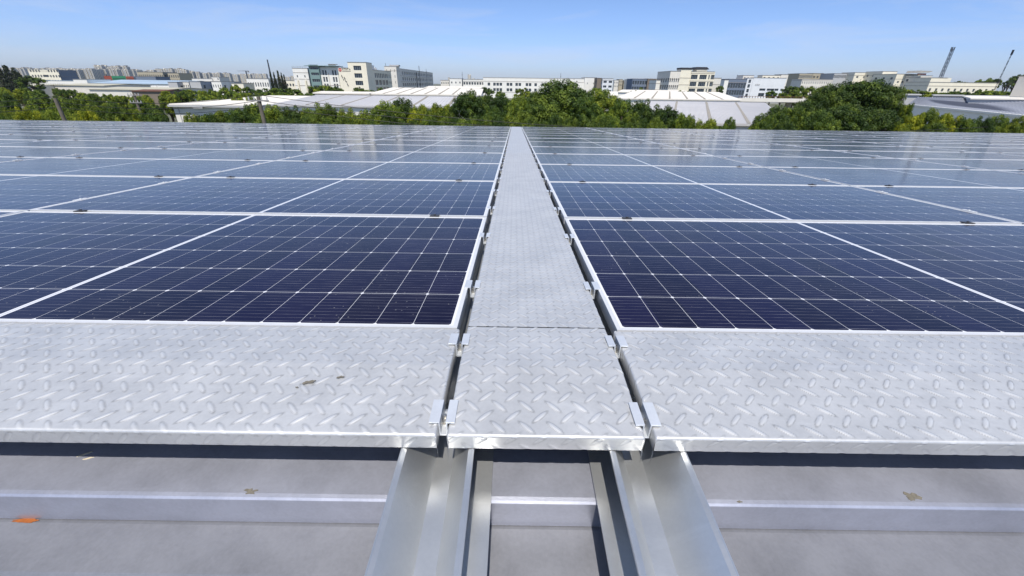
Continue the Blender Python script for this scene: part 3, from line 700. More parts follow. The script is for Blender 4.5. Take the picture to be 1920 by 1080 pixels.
# right-hand group
spec = [
 ('tan building with a dark glazed top floor at the left of the right-hand row', 1496, 1521, 138, 470, M['tan'], (12, .7, 1, 1.5, 2.6, 4), 20, ()),
 ('tan building with red brick roof boxes beside the dark glazed top floor', 1521.5, 1541, 137.5, 475, M['tan'], (3, .5, 2, 2.5, 1.8, 4), 18, ()),
 ('cream row building with vertical pilasters low behind the right treetops', 1504, 1562, 149, 430, M['offwhite'], (14, .35, 2, 1.8, 2.0, 4.2), 16, (1.1,)),
 ('grey-topped long building with a ribbon of dark glazing behind the big right tree', 1561, 1598, 138, 450, M['greyw'], (16, .72, 1, 1.4, 2.6, 4), 20, ()),
 ('cream plain block above the crown of the big right tree', 1599, 1625, 136, 440, M['cream'], (2, .3, 1, 3, 1.6, 4), 18, (2.4,)),
 ('slate glazed block between two cream blocks above the big right tree', 1625.5, 1649, 136.5, 440, M['greyw'], (10, .75, 1, 1.2, 3.0, 4), 18, ()),
 ('tallest cream block of the right-hand row, blank white face', 1650, 1677, 134, 420, M['cream'], (1, .05, 1, 6, 1.8, 4), 20, (3.0,)),
 ('cream wing with small windows and dark glazing right of the tallest block', 1678, 1722, 139, 400, M['cream'], [(a, a+1.7, 16.5, 18) for a in (2.4, 6.2, 10)]+[(13, 20.3, 15.9, 18.2)]+[(a, a+2, 11.2, 12.8) for a in (3, 13, 17)]+[(a, a+2, 7, 8.6) for a in (3, 8, 13)], 26, (3.9,)),
 ('cream block with a tilted grey roof slab and a red balcony', 1724, 1745, 142, 385, M['offwhite'], [(2.5, 4.2, 9.5, 11.4)], 24, (1.5,)),
]
for i, (lab, x0, x1, yt, D, ml, fr, dp, bd) in enumerate(spec):
    B = bld(lab, 'building', x0, x1, yt, D, dp, ml, fr, (3, .3, 2, 2.4, 1.8, 4.2) if i in (6, 7, 8) else None, sdir=-1, bands=bd, group='row of cream buildings on the right', bars=3)
    if i == 8:
        h, wd = B[1], B[2]
        b = MB(); b.prism([(-2, h+2.0), (wd-2, h+2.4), (wd+1, h+3.6), (-1, h+3.8)], 2, 14); b.build('roof_slab', M['concrete'], B[0])
        b = MB(); b.box(-1, wd-3, 3, 3.3, h+.6, h+1.8); b.build('red_balcony', M['red'], B[0])
B = bld('long low cream building with eleven small dark windows and a flat roof', 'building', 1745, 1876, 155, 330, 20, M['cream'], (11, .34, 1, 3.9, 2.0, 4), bands=(2.4,), group='row of cream buildings on the right')
add(B, 1745, 1775, 146, .5, 14, M['cream'], [(9, 10.2, 13.2, 14.2), (12, 14.4, 13.2, 14.2)])
xh = X(1908, 130); hz_ = top_z(1925, 144, 130)
hl = thing('hall', 'tall pale hall cut off by the right edge of the photo', 'building', mw=T(xh, 112, 0))
block(hl, 0, 26, 0, 18, hz_, M['offwhite'], None, [(9, 13, 2.4, 5.2)], sdir=-1)

# left-hand group
bld('beige office with three rows of small square windows, left end', 'building', 60, 98, 133, 600, 24, M['cream'], [(a, a+2.0, z, z+2.8) for z in (6.5, 12.4, 18.4) for a in (2.5, 6.2, 9.9, 13.6, 26, 29.7, 33.4, 37)]+[(17, 24.4, 6.8, 9.4), (17, 24.4, 12.7, 15.3)], (1, .3, 2, 2, 2, 4), sdir=1)
bld('dark grey block with horizontal bands right of the beige office', 'building', 98.5, 117, 131.5, 602, 24, M['slate'], (1, .8, 4, 2.5, 2.6, 5), bands=(2, 7, 12))
bld('white low sheds with grey roof below the beige office', 'building', 72, 140, 151.5, 380, 16, M['white'], (20, .5, 1, 2.2, 1.8, 4), name='shed', roofm=M['roofb'])
bld('tan building with two rows of square windows behind the blue roof', 'building', 262, 309, 135.2, 520, 22, M['tan'], (12, .5, 2, 2.6, 3, 5.6), (3, .4, 2, 2.6, 3, 5.6))
bld('smaller tan building with three rows of square windows', 'building', 318, 338, 137.2, 520, 22, M['tan'], (5, .5, 3, 2, 2.6, 4.6))
bld('grey shed with dark cladding right of the red and green sign', 'building', 253, 293, 143.5, 480, 20, M['slate'], None, name='shed')
B = bld('shed carrying a long signboard, red at both ends and green in the middle', 'building', 198, 252.5, 145, 478, 20, M['greyw'], None, name='shed')
r_, h, wd, xa, D = B
sgn = thing('signboard', 'long signboard with red ends and green middle on the far left shed', 'sign', mw=T(xa, D-.6, h-3))
b = MB(); b.box(0, wd*.26, 0, .3, 0, 4.2); b.build('red_panel', M['red'], sgn); b = MB(); b.box(wd*.74, wd, 0, .3, 0, 4.0); b.build('red_panel', M['red'], sgn)
b = MB(); b.box(wd*.26+.01, wd*.74-.01, 0, .3, 0, 4.2); b.build('green_panel', M['green'], sgn)
b = MB()
for i in range(11): a = wd*(.3+.038*i); b.box(a, a+.5, -.1, -.01, .9, 2.0); b.box(a, a+.9, -.1, -.01, 2.0, 2.2)
for i in range(5): a = wd*(.78+.04*i); b.box(a, a+.45, -.1, -.01, .9, 2.3)
b.build('lettering', M['dark'], sgn)
def shed_gable(label, x0, x1, ye, D, dep, rise, wallm, roofm, doors=0, seams=0, name='warehouse'):
    """eaves towards the camera, ridge parallel to the front"""
    xa, xb = X(x0, D), X(x1, D); h = top_z((x0+x1)/2, ye, D); wd = xb-xa
    r = thing(name, label, 'warehouse', 'warehouses around the factory', mw=T(xa, D, 0))
    b = MB(); b.prism([(0, 0), (dep, 0), (dep, h), (dep/2, h+rise), (0, h)], 0, wd, axis='x'); b.build('wall', wallm, r)
    b = MB(); e = .5
    sl = rise/(dep/2)
    b.prism([(-e, h-e*sl+.03), (dep/2, h+rise+.03), (dep+e, h-e*sl+.03), (dep+e, h-e*sl+.22), (dep/2, h+rise+.22), (-e, h-e*sl+.22)], -.4, wd+.4, axis='x'); rf = b.build('roof', roofm, r)
    if seams:
        b = MB()
        for i in range(1, seams):
            a = wd*i/seams; b.prism([(0, h+.225), (dep/2-.3, h+rise-.3*sl+.225), (dep/2-.3, h+rise-.3*sl+.40), (0, h+.40)], a-.22, a+.22, axis='x')
        b.build('roof_seam', M['seam'], r)
    return r, xa, h, wd, D
Rr = shed_gable('long white shed with a light blue roof behind the left woods', 162, 322, 157, 330, 60, 2.3, M['white'], M['roofb'])
b = MB(); [b.box(a, a+.15, -.1, -.01, 0, Rr[2]-.8) for a in [Rr[3]*i/5 for i in range(1, 5)]]; b.build('downpipe', M['band'], Rr[0])
bld('tall white end wall left of the light blue roof', 'building', 137, 162, 149, 328, 20, M['white'], None, name='warehouse_end', bands=(5, 10))
for i, (x0, x1, ye, D, m_) in enumerate([(160, 300, 168.5, 215, 'khaki'), (0, 55, 161.5, 250, 'khaki'), (95, 190, 160.5, 262, 'khaki')]):
    shed_gable(['khaki flat roofed shed just beyond the left woods', 'pale flat roof at the left edge above the woods', 'pale khaki roof between the left trees and the white end wall'][i], x0, x1, ye, D, 34, .8, M['offwhite'], M[m_])
shed_gable('shed with a rust-brown roof in the left woods', 239, 299, 171.5, 190, 14, .5, M['brown'], M['rrust'])
for i, (x0, x1, yt, D, ml) in enumerate([(313, 330, 154, 300, 'greyw'), (336, 352, 153.5, 305, 'offwhite'), (354, 374, 153, 300, 'greyw'), (377, 393, 153.5, 310, 'slate'), (395, 413, 153, 300, 'white'), (415, 429, 153.5, 310, 'greyw')]):
    bld('small %s house, %s of six in the row right of the blue roof' % ('pale' if ml in ('white', 'offwhite') else 'grey', ordw(i)), 'house', x0, x1, yt, D, 14, M[ml], (4, .4, 1, 1.8, 1.8, 3.6) if ml == 'white' or i == 1 else None, (2, .3, 1, 2, 2, 4), name='house', group='small houses right of the blue roof')
bld('low white building with a roof box and a row of small windows', 'building', 360, 398, 147.5, 400, 16, M['offwhite'], (8, .5, 1, 4.0, 1.2, 4)); bld('white roof box building with one vent at the end of the low row', 'building', 397.5, 412, 144.5, 401, 14, M['offwhite'], [(5, 6, 12, 13.4)])
bld('low yellowish shed beside the white office on the left', 'building', 432, 454, 156.5, 290, 12, M['cream'], None, name='shed')
bld('white office with tall narrow windows left of the conifers', 'building', 462, 503, 147.5, 310, 18, M['white'], (9, .5, 3, 2.3, 2.6, 4.2), (3, .3, 3, 2.3, 2.6, 4.2))
bld('tan low office with dark windows behind the conifers', 'building', 524, 556, 151, 370, 16, M['cream'], (6, .55, 2, 2.2, 2, 4))

# warehouses whose big pale roofs fill the middle distance
def roofhall(label, pts, zs, matw, matr, seams, name='warehouse', ribs=0, ribm=None, rw=.06):
    """pts: x at front-left, front-right, back-right, back-left; zs: front and back eave height; D0, D1"""
    (fx0, fx1, bx1, bx0), (z0, z1), (D0, D1) = pts, zs[0], zs[1]
    ox = fx0
    r = thing(name, label, 'warehouse', 'warehouses around the factory', mw=T(ox, D0, 0)); dp = D1-D0
    a = [(0, 0), (fx1-ox, 0), (bx1-ox, dp), (bx0-ox, dp)]; hz = [z0, z0, z1, z1]
    b = MB()
    for i in range(4):
        j = (i+1) % 4; b.quad((*a[i], 0), (*a[j], 0), (*a[j], hz[j]), (*a[i], hz[i]))
    b.build('wall', matw, r)
    b = MB(); q = [(a[0][0]-.3, -.4, z0), (a[1][0]+.3, -.4, z0), (a[2][0]+.3, dp+.4, z1), (a[3][0]-.3, dp+.4, z1)]
    lo = [(x, y, z+.01) for x, y, z in q]; hi = [(x, y, z+.3) for x, y, z in q]
    b.poly(hi); b.poly(lo[::-1])
    for i in range(4): j = (i+1) % 4; b.quad(lo[i], lo[j], hi[j], hi[i])
    b.build('roof', matr, r)
    b = MB()
    for i in range(1, seams):
        t = i/seams; x0 = a[0][0]+(a[1][0]-a[0][0])*t; x1 = a[3][0]+(a[2][0]-a[3][0])*t
        b.quad((x0-.25, 0, z0+.36), (x0+.25, 0, z0+.36), (x1+.25, dp, z1+.36), (x1-.25, dp, z1+.36))
        b.quad((x0-.25, 0, z0+.3), (x0-.25, 0, z0+.36), (x1-.25, dp, z1+.36), (x1-.25, dp, z1+.3)); b.quad((x0+.25, 0, z0+.3), (x1+.25, dp, z1+.3), (x1+.25, dp, z1+.36), (x0+.25, 0, z0+.36))
    if seams > 1: b.build('roof_seam', M['seam'], r)
    if ribs:
        b = MB()
        for i in range(ribs):
            t = (i+.5)/ribs; x0 = a[0][0]+(a[1][0]-a[0][0])*t; x1 = a[3][0]+(a[2][0]-a[3][0])*t
            b.quad((x0-rw, 0, z0+.3), (x0, 0, z0+.38), (x1, dp, z1+.38), (x1-rw, dp, z1+.3)); b.quad((x0, 0, z0+.38), (x0+rw, 0, z0+.3), (x1+rw, dp, z1+.3), (x1, dp, z1+.38))
        b.build('roof_rib', ribm or matr, r)
    return r, (ox, D0)
W = roofhall('nearest white-walled warehouse at left with a low white eave and small windows', (X(308, 82), X(480, 82), X(640, 116), X(500, 116)), ((7.7, 8.3), (82, 116)), M['white'], M['roofw'], 1)
wd = X(480, 82)-X(308, 82)
for i, (a, z) in enumerate([(3.6, 5.0), (4.1, 5.0), (4.6, 5.0), (6.0, 5.2), (6.9, 5.2), (7.7, 5.2), (4.0, 3.2)]):
    b = MB(); b.box(a, a+.34, -.05, -.01, z, z+.9); b.build('window', M['win'], W[0])
b = MB(); b.box(.9, 1.0, -.12, -.01, 0, 7.5); b.build('downpipe', M['greyw'], W[0])
b = MB(); b.box(-.4, wd+.4, -.75, -.42, 7.5, 7.85); b.box(4.2, 6, -.8, -.76, 7.3, 7.9); b.build('gutter', M['greyw'], W[0])
W = roofhall('wide low warehouse with a pale roof left of the centre trees', (X(500, 78), X(905, 78), X(905, 118), X(590, 118)), ((8.0, 8.5), (78, 118)), M['white'], M['roofg'], 6, ribs=60)
W = roofhall('white-roofed warehouse behind the pale roof, dark seams on its roof', (X(690, 124), X(900, 124), X(905, 205), X(735, 205)), ((8.9, 9.6), (124, 205)), M['white'], M['roofw'], 8)
W = roofhall('low concrete parapet building left of the white roof', (X(585, 121), X(688, 121), X(700, 140), X(600, 140)), ((9.0, 9.0), (121, 140)), M['offwhite'], M['roofw'], 1)
W = roofhall('far white flat roof behind the centre tree tops', (X(795, 240), X(900, 240), X(905, 300), X(805, 300)), ((9.4, 9.8), (240, 300)), M['white'], M['roofw'], 1)
W = roofhall('white-roofed warehouse with five dark seams right of the big centre tree', (X(1160, 126), X(1397, 126), X(1352, 200), X(1190, 200)), ((8.5, 9.5), (126, 200)), M['white'], M['roofw'], 7)
W = roofhall('large pale grey ribbed warehouse roof right of the centre trees', (X(1200, 60), X(1500, 60), X(1445, 120), X(1220, 120)), ((7.2, 8.0), (60, 120)), M['white'], M['roofg'], 4, ribs=110)
W = roofhall('white low flat roof behind the olive tree right of centre', (X(1080, 150), X(1160, 150), X(1160, 200), X(1090, 200)), ((8.6, 9.2), (150, 200)), M['white'], M['roofw'], 1)
W = roofhall('long thin white roof in front of the cream office with dark tower', (X(1160, 230), X(1290, 230), X(1290, 280), X(1170, 280)), ((8.7, 9.3), (230, 280)), M['white'], M['roofw'], 1)
# right: corrugated hall
def roofquad(label, P, matw, matr, ribs, ribm, rw):
    O = Vector((P[0][0], P[0][1], 0)); r = thing('warehouse', label, 'warehouse', 'warehouses around the factory', mw=Matrix.Translation(O)); P = [Vector(p)-O for p in P]
    b = MB()
    for i in range(4):
        j = (i+1) % 4; b.quad((P[i].x, P[i].y, 0), (P[j].x, P[j].y, 0), P[j], P[i])
    b.build('wall', matw, r)
    c = (P[0]+P[1]+P[2]+P[3])/4; q = [p+(p-c)*.01 for p in P]; U = Vector((0, 0, .02)); H = Vector((0, 0, .3)); b = MB()
    b.poly([p+H for p in q]); b.poly([p+U for p in q[::-1]])
    for i in range(4): j = (i+1) % 4; b.quad(q[i]+U, q[j]+U, q[j]+H, q[i]+H)
    b.build('roof', matr, r); b = MB(); e = (q[1]-q[0]).normalized()*rw; g = Vector((0, 0, .09))
    for i in range(ribs):
        t = (i+.5)/ribs; a = q[0].lerp(q[1], t)+H; z_ = q[3].lerp(q[2], t)+H
        b.quad(a-e, a+g, z_+g, z_-e); b.quad(a+g, a+e, z_+e, z_+g)
    b.build('roof_rib', ribm, r); b = MB()
    d_ = (q[0]-q[3]).normalized()*.5; b.quad(q[0]+H*1.2, q[1]+H*1.2, q[1]+H*1.2+d_, q[0]+H*1.2+d_); b.quad(q[0]+d_, q[1]+d_, q[1]+d_+H*1.2, q[0]+d_+H*1.2); b.build('eave', M['white'], r)
W = roofquad('corrugated blue-grey hall roof at the right with a pale eave', [(X(1722, 125), 125, 7.9), (X(2120, 60), 60, 7.9), (X(2180, 98), 98, 9.6), (X(1735, 142), 142, 9.5)], M['white'], M['roofc'], 70, M['rib'], .22)
W = roofhall('white flat roof slab behind the corrugated hall at the right edge', (X(1835, 112), X(2150, 112), X(2150, 140), X(1822, 140)), ((9.9, 10.0), (112, 140)), M['greyw'], M['roofw'], 1)
for i, (x0, x1) in enumerate([(1692, 1736), (1762, 1820), (1822, 1990)]):
    W = roofhall('%s grey parapet wall along the far edge of the corrugated hall' % ['left', 'middle', 'right'][i], (X(x0, 146), X(x1, 146), X(x1, 158), X(x0, 158)), ((10.2-.1*i, 10.2-.1*i), (146, 158)), M['greyw'], M['greyw'], 1, name='parapet_building')
# elevated road at the right of centre
xa, xb = X(1392, 150), X(1530, 150)
er = thing('elevated_road', 'concrete elevated road deck with a railing right of the white roofs', 'overpass', mw=T(xa, 150, 0))
wd = xb-xa; b = MB(); b.box(0, wd, 0, 12, 7.4, 8.3); b.build('deck', M['concrete'], er)
b = MB(); b.box(0, wd, -.3, -.01, 7.6, 8.7); b.build('parapet', M['offwhite'], er)
b = MB(); [b.box(i*.9, i*.9+.14, -.2, -.1, 8.7, 9.2) for i in range(int(wd/.9))]; b.box(0, wd, -.21, -.09, 9.2, 9.3); b.build('railing', M['rrust'], er)
for a in (3, wd/2, wd-3):
    b = MB(); b.tube((a, 6, 0), (a, 6, 7.4), .9, n=16); b.build('pier', M['concrete'], er)

# ------------------------------------------------------------------ far apartment towers
def tower_meshes():
    out_ = []
    for v in range(3):
        b = MB(); w_, d_, h_ = 1, .9, 1
        # stepped plan: two wings and a recessed core, balcony strips, roof boxes
        b.box(-.5, -.08, -.45, .45, 0, 1, 0); b.box(.1, .5, -.40, .45, 0, .985, 0); b.box(-.08, .1, -.25, .40, 0, .995, 0)
        for xx in (-.42, -.22, .2, .38):
            y_ = -.452 if xx < 0 else -.402
            b.box(xx-.035, xx+.045, y_-.012, y_, .03, .97, 1)
        for yy in (-.25, .0, .25): b.box(.5, .512, yy-.05, yy+.05, .03, .95, 1); b.box(-.512, -.5, yy-.05, yy+.05, .03, .95, 1)
        if v == 0: b.box(-.35, .3, -.2, .3, 1.0, 1.05, 2)
        if v == 1: b.prism([(-.5, 1.0), (-.1, 1.0), (-.3, 1.06)], -.4, .4, 2); b.box(.15, .4, -.2, .2, .985, 1.04, 0)
        if v == 2: b.box(-.45, -.12, -.3, .3, 1.0, 1.04, 0); b.box(.2, .45, -.3, .3, .985, 1.03, 2)
        for k in range(0): z = .08+k*.075; b.box(-.503, .503, -.455, -.42 if False else -.4525, z, z+.008, 1)
        o = b.build('tower_walls', [M['tower'], M['slate'], M['trim']]); out_.append(o.data); bpy.data.objects.remove(o)
    return out_
TM = tower_meshes()
def towers(x0, x1, n, ytop, D, where, wpx, jit=.8, curve=None):
    rnd = random.Random(int(x0*7+n))
    for i in range(n):
        x = x0+(x1-x0)*(i+.5)/n+rnd.uniform(-.8, .8); yt = (curve(i/(n-1)) if curve else ytop)+rnd.uniform(-jit, jit); DD = D+rnd.uniform(-60, 60)
        p = at(x, yt, DD); q = at(x+wpx, yt, DD)
        o = link('apartment_tower', TM[rnd.randrange(3)])
        o.location = (p.x, DD, 0); o.scale = (abs(q.x-p.x), 16, p.z/1.02); o.rotation_euler = (0, 0, R(rnd.uniform(-4, 4)))
        tag(o, 'pale tower, %s from left %s' % (ordw(i), where), 'apartment tower', 'apartment towers on the left horizon')
towers(0, 60, 9, 127.5, 1900, 'in the group at the left edge', 7)
towers(60, 116, 7, 128, 2000, 'behind the beige office', 7)
towers(117, 168, 8, 129, 1250, 'in the group right of the dark block', 6.4)
towers(168, 242, 11, 130, 1200, 'in the front row above the red and green sign', 6.6, curve=lambda t: 128.5+2*t)
towers(179, 199, 3, 123.3, 1500, 'in the tall back group over the sign', 8)
towers(203, 238, 5, 124.3, 1500, 'in the second back group over the sign', 8)
towers(242, 264, 4, 130.5, 1300, 'just left of the tan building', 6.5)
towers(266, 340, 9, 130, 1500, 'behind the two tan buildings', 7.5, curve=lambda t: 133-4*min(1, t*2))
towers(340, 374, 6, 131.5, 1450, 'in the stepped group right of the tan buildings', 6.5, curve=lambda t: 130+5*t)
towers(375, 432, 9, 137, 1500, 'in the low group before the crane', 6)
towers(433, 500, 9, 139, 1700, 'in the low group around the crane', 6.5)
towers(524, 552, 4, 143.5, 1600, 'behind the tan low office', 6.5)
for i, (x, yt, w_, D) in enumerate([(842, 145.5, 4, 2400), (880, 140, 6, 2300), (888, 147, 5, 2400), (896, 148.5, 6, 2400), (1086, 147.5, 6, 2400)]):
    p = at(x, yt, D); q = at(x+w_, yt, D); o = link('skyline_tower', TM[i % 3]); o.location = (p.x, D, 0); o.scale = (q.x-p.x, 18, p.z/1.02)
    tag(o, ['short far tower left of the low white buildings', 'tallest bluish far tower above the middle skyline', 'low far tower just right of the tallest bluish one', 'lowest far block beside the tallest bluish tower', 'small far block over the long low building'][i], 'tower', 'far towers over the middle skyline')
rnd = random.Random(12)
for i, (x0, x1, yt) in enumerate([(1152, 1160, 149.5), (1161, 1168, 147.8), (1170, 1177, 150), (1177, 1184, 148), (1184, 1199, 149.3), (1199, 1212, 147.6), (1213, 1224, 146.6), (1225, 1238, 147), (1239, 1252, 144.5), (1352, 1361, 149.5), (1476, 1486, 149.5), (1486, 1496, 150.5), (1548, 1560, 147)]):
    lab = 'small far tan block, %s from the left in the right-centre skyline' % ordw(i)
    bld(lab, 'building', x0, x1, yt+1, 620+rnd.uniform(-20, 60), 18, M['tan' if i % 3 else 'offwhite'], (3, .4, 2, 2, 2, 4.5), name='apartment_block', group='small far blocks right of centre')

# ------------------------------------------------------------------ masts, crane, poles, wires
def lattice(name, label, cat, x, ybase, ytop, D, wb, wt, m_, seg=14, head=True, side=4):
    p0 = at(x, ybase, D); h = at(x, ytop, D).z
    r = thing(name, label, cat, mw=T(p0.x, D, 0)); b = MB(); z = 0
    cs = [(-1, -1), (1, -1), (1, 1), (-1, 1)]
    rad = lambda t: (wb+(wt-wb)*t)/2
    for cx, cy_ in cs: b.tube((cx*rad(0), cy_*rad(0), 0), (cx*rad(1), cy_*rad(1), h), wb*.10, wb*.08, n=5)
    b.build('leg_frame', m_, r); b = MB()
    for k in range(seg):
        t0, t1 = k/seg, (k+1)/seg
        for i in range(4):
            a, c = cs[i], cs[(i+1) % 4]; b.tube((a[0]*rad(t0), a[1]*rad(t0), h*t0), (c[0]*rad(t1), c[1]*rad(t1), h*t1), wb*.07, n=4); b.tube((a[0]*rad(t1), a[1]*rad(t1), h*t1), (c[0]*rad(t1), c[1]*rad(t1), h*t1), wb*.07, n=4)
    b.build('bracing', m_, r); b = MB()
    if head:
        for k in range(5): a = k*2*pi/5; b.tube((rad(1)*.5*cos(a), rad(1)*.5*sin(a), h), (rad(1)*1.5*cos(a), rad(1)*1.5*sin(a), h+1.2), .08, n=5); b.box(rad(1)*1.5*cos(a)-.2, rad(1)*1.5*cos(a)+.2, rad(1)*1.5*sin(a)-.12, rad(1)*1.5*sin(a)+.12, h-.8, h+1.4)
        b.build('antenna', m_, r)
    return r
lattice('lattice_mast', 'pale lattice radio mast rising behind the long cream building', 'mast', 1762, 150, 92, 345, 1.7, 1.3, M['steel'], 15)
lattice('lamp_mast', 'dark slender mast with a crown of lamps at the far right', 'mast', 1863, 172, 99, 240, .42, .28, M['darksteel'], 10)
lattice('lattice_mast', 'thin tapering lattice mast beside the dark conifers', 'mast', 513, 166, 112, 290, 1.1, .35, M['steel'], 18, head=False)
for (x, yb, yt, D, lab) in [(724, 133, 118, 410, 'small spiked mast on the roof between the cream and white buildings'), (800, 145, 129, 460, 'slim dark mast standing by the long white building'), (867, 150, 134.5, 420, 'thin antenna on the low middle skyline'), (1051, 148, 137, 425, 'thin white antenna above the long low building'), (1381, 148, 140, 385, 'short antenna over the slate-blue wing')]:
    p = at(x, yb, D); q = at(x, yt, D); b = MB(); b.tube((p.x, D, 0), (p.x, D, q.z), .28, .14, n=6); b.tube((p.x-.6, D, q.z-2.5), (p.x+.6, D, q.z-2.5), .12, n=5)
    tag(b.build('antenna_mast', M['steel']), lab, 'antenna')
# tower crane
p = at(465, 150, 1000); h = at(465, 133.5, 1000).z
cr_ = thing('tower_crane', 'distant tower crane with a long horizontal jib above the left skyline', 'crane', mw=T(p.x, 1000, 0))
b = MB(); b.box(-.9, .9, -.9, .9, 0, h); b.build('mast', M['steel'], cr_); b = MB(); b.prism([(-19, h), (6, h), (6, h+1.0), (-19, h+.4)], -.5, .5); b.build('jib', M['steel'], cr_)
b = MB(); b.box(3.5, 6.2, -1.2, 1.2, h-2.2, h-.01); b.build('counterweight', M['trim'], cr_)

def pole(x, yb, yt, D, lab, arms):
    t = at(x, yt, D); r = thing('utility_pole', lab, 'utility pole', 'utility poles beyond the roof', mw=T(t.x, D, 0)); h = t.z
    b = MB(); b.tube((0, 0, 0), (0, 0, h), .19, .12, n=12); b.build('shaft', M['wood'], r)
    for k in range(arms):
        z = h-.25-k*.8; b = MB(); b.box(-.7, .7, -.16, -.06, z-.04, z+.04); b.build('crossarm', M['trim'], r)
        b = MB()
        for a in (-.62, -.25, .25, .62): b.tube((a, -.11, z+.05), (a, -.11, z+.24), .05, .035, n=8)
        b.build('insulator', M['greyw'], r)
    return Vector((t.x, D, h))
P1 = pole(484, 230, 181, 30, 'leaning grey utility pole in front of the white warehouse', 1)
P2 = pole(103, 222, 184, 33, 'grey utility pole at the left in front of the woods', 0)
P3 = pole(250, 222, 174, 52, 'utility pole with double crossarm in the middle of the left woods', 2)
P4 = Vector((36, 33, 9.4))
def wire(a, b_, sag, lab):
    m_ = MB(); n = 22; pts = []
    for i in range(n+1):
        t = i/n; q = a.lerp(b_, t); q.z -= sag*4*t*(1-t); pts.append(q)
    for i in range(n): m_.tube(pts[i], pts[i+1], .018, n=5, cap=False)
    tag(m_.build('power_line', M['cable']), lab, 'wire', 'overhead wires beyond the roof edge')
for k, (dz, nm) in enumerate(((.1, 'upper'), (-.25, 'middle'), (-.6, 'lower'))):
    wire(P2+Vector((0, 0, dz)), P1+Vector((0, 0, dz)), .5, '%s black wire between the two near poles on the left' % nm)
    wire(P1+Vector((0, 0, dz)), P4+Vector((0, 0, dz)), 1.25, '%s black wire crossing right from the leaning pole past the tree row' % nm)
    wire(P2+Vector((0, 0, dz)), Vector((-60, 36, 10+dz)), .5, '%s black wire running to the left edge of the photo' % nm)

# ------------------------------------------------------------------ trees
import array
def crown_mesh(name, seed, nleaf, size, lobes=46, flat=1.0, matl='leaf', lob_r=(.10, .24), cone=False):
    rnd = random.Random(seed); L_ = []
    for i in range(lobes):
        while True:
            v = Vector((rnd.gauss(0, 1), rnd.gauss(0, 1), rnd.gauss(.25, 1)))
            if v.length > .1: break
        v.normalize(); k = rnd.uniform(.48, .80)*(1+.22*noise.noise(v*1.7+Vector((seed, 0, 0))))
        L_.append((Vector((v.x*k, v.y*k, v.z*k*flat)), rnd.uniform(*lob_r), rnd.uniform(-.25, .25)))
    if cone:
        L_ = []
        for i in range(lobes):
            z = rnd.uniform(-1, 1); rr = (1-z)/2*.55+.03; a = rnd.uniform(0, 2*pi); L_.append((Vector((cos(a)*rr*rnd.uniform(.5, 1), sin(a)*rr*rnd.uniform(.5, 1), z)), rnd.uniform(.07, .15)*(1.3-z*.5), rnd.uniform(-.2, .2)))
    V = []; F = []; tone = []
    wts = [l[1]**2 for l in L_]
    for i in range(nleaf):
        c, r, tn = rnd.choices(L_, wts)[0] if i % 1 == 0 else L_[0]
        n = Vector((rnd.gauss(0, 1), rnd.gauss(0, 1), rnd.gauss(.35, 1))).normalized()
        q = rnd.random()**.22*(rnd.uniform(1, 1.45) if rnd.random() < .16 else 1)
        p = c+Vector((n.x*r*q, n.y*r*q, n.z*r*q*.85))
        nn = (n+Vector((rnd.gauss(0, .38), rnd.gauss(0, .38), rnd.gauss(.1, .38)))).normalized()
        a = nn.orthogonal().normalized(); b_ = nn.cross(a); th = rnd.uniform(0, 2*pi)
        a, b_ = a*cos(th)+b_*sin(th), b_*cos(th)-a*sin(th); s = size*rnd.uniform(.6, 1.35); k = len(V)
        V += [tuple(p-a*s), tuple(p-b_*s*.48+nn*s*.12), tuple(p+a*s), tuple(p+b_*s*.48+nn*s*.12)]; F.append((k, k+1, k+2, k+3)); t = .52+tn+rnd.uniform(-.16, .16); tone += [t]*4
    me = bpy.data.meshes.new(name); me.from_pydata(V, [], F); me.materials.append(M[matl])
    at_ = me.attributes.new('tone', 'FLOAT', 'POINT'); at_.data.foreach_set('value', tone); me.update()
    return me
HI = [crown_mesh('crown', s_, 26000, .032, 150) for s_ in (1, 2, 3, 4)]
MID = [crown_mesh('crown', s_, 9000, .050, 90) for s_ in (11, 12, 13, 14)]
LO = [crown_mesh('crown', s_, 3000, .08, 44) for s_ in (21, 22, 23)]
CON = [crown_mesh('crown', s_, 5000, .040, 130, matl='needle', cone=True) for s_ in (31, 32)]
TR = None
def trunk_mesh():
    b = MB(); b.tube((0, 0, 0), (.02, .01, .55), .075, .055, n=9); b.tube((.02, .01, .55), (.0, 0, 1.0), .055, .03, n=8)
    for k in range(6):
        a = k*2*pi/6+.4; b.tube((.01, 0, .5+.05*k), (.30*cos(a), .30*sin(a), .86+.03*k), .032, .012, n=6)
    o = b.build('trunk', M['bark'], smooth=True); d_ = o.data; bpy.data.objects.remove(o); return d_
TR = trunk_mesh()
rt_ = random.Random(5)
def tree(x, ytop, wpx, D, label, group=None, q=None, tint=(1, 1, 1), ratio=1.0, name='broadleaf_tree', minv=2.4, meshes=None, zbase=0):
    t = at(x, ytop, D); l = at(x-wpx/2, ytop, D); Rx = abs(t.x-l.x); Rz = max(Rx*ratio, minv)
    lib = meshes or (HI if D < 62 else (MID if D < 150 else LO))
    r = thing(name, label, 'tree', group, mw=T(t.x, D, zbase))
    c = link('crown', rt_.choice(lib), r); ext = .98
    zc_ = t.z-zbase-Rz*ext; c.location = (0, 0, zc_); c.scale = (Rx/.98, Rx/.98*rt_.uniform(.85, 1.1), Rz); c.rotation_euler = (0, 0, rt_.uniform(0, 6.28)); c.color = (*tint, 1)
    k = link('trunk', TR, r); hh_ = max(1.5, zc_+Rz*.3); k.scale = (hh_*.42, hh_*.42, hh_)
    return r
DK, MDG, OLV, YEL = (.80, .95, .75), (1.3, 1.42, .95), (1.5, 1.5, .85), (1.9, 1.75, .6)
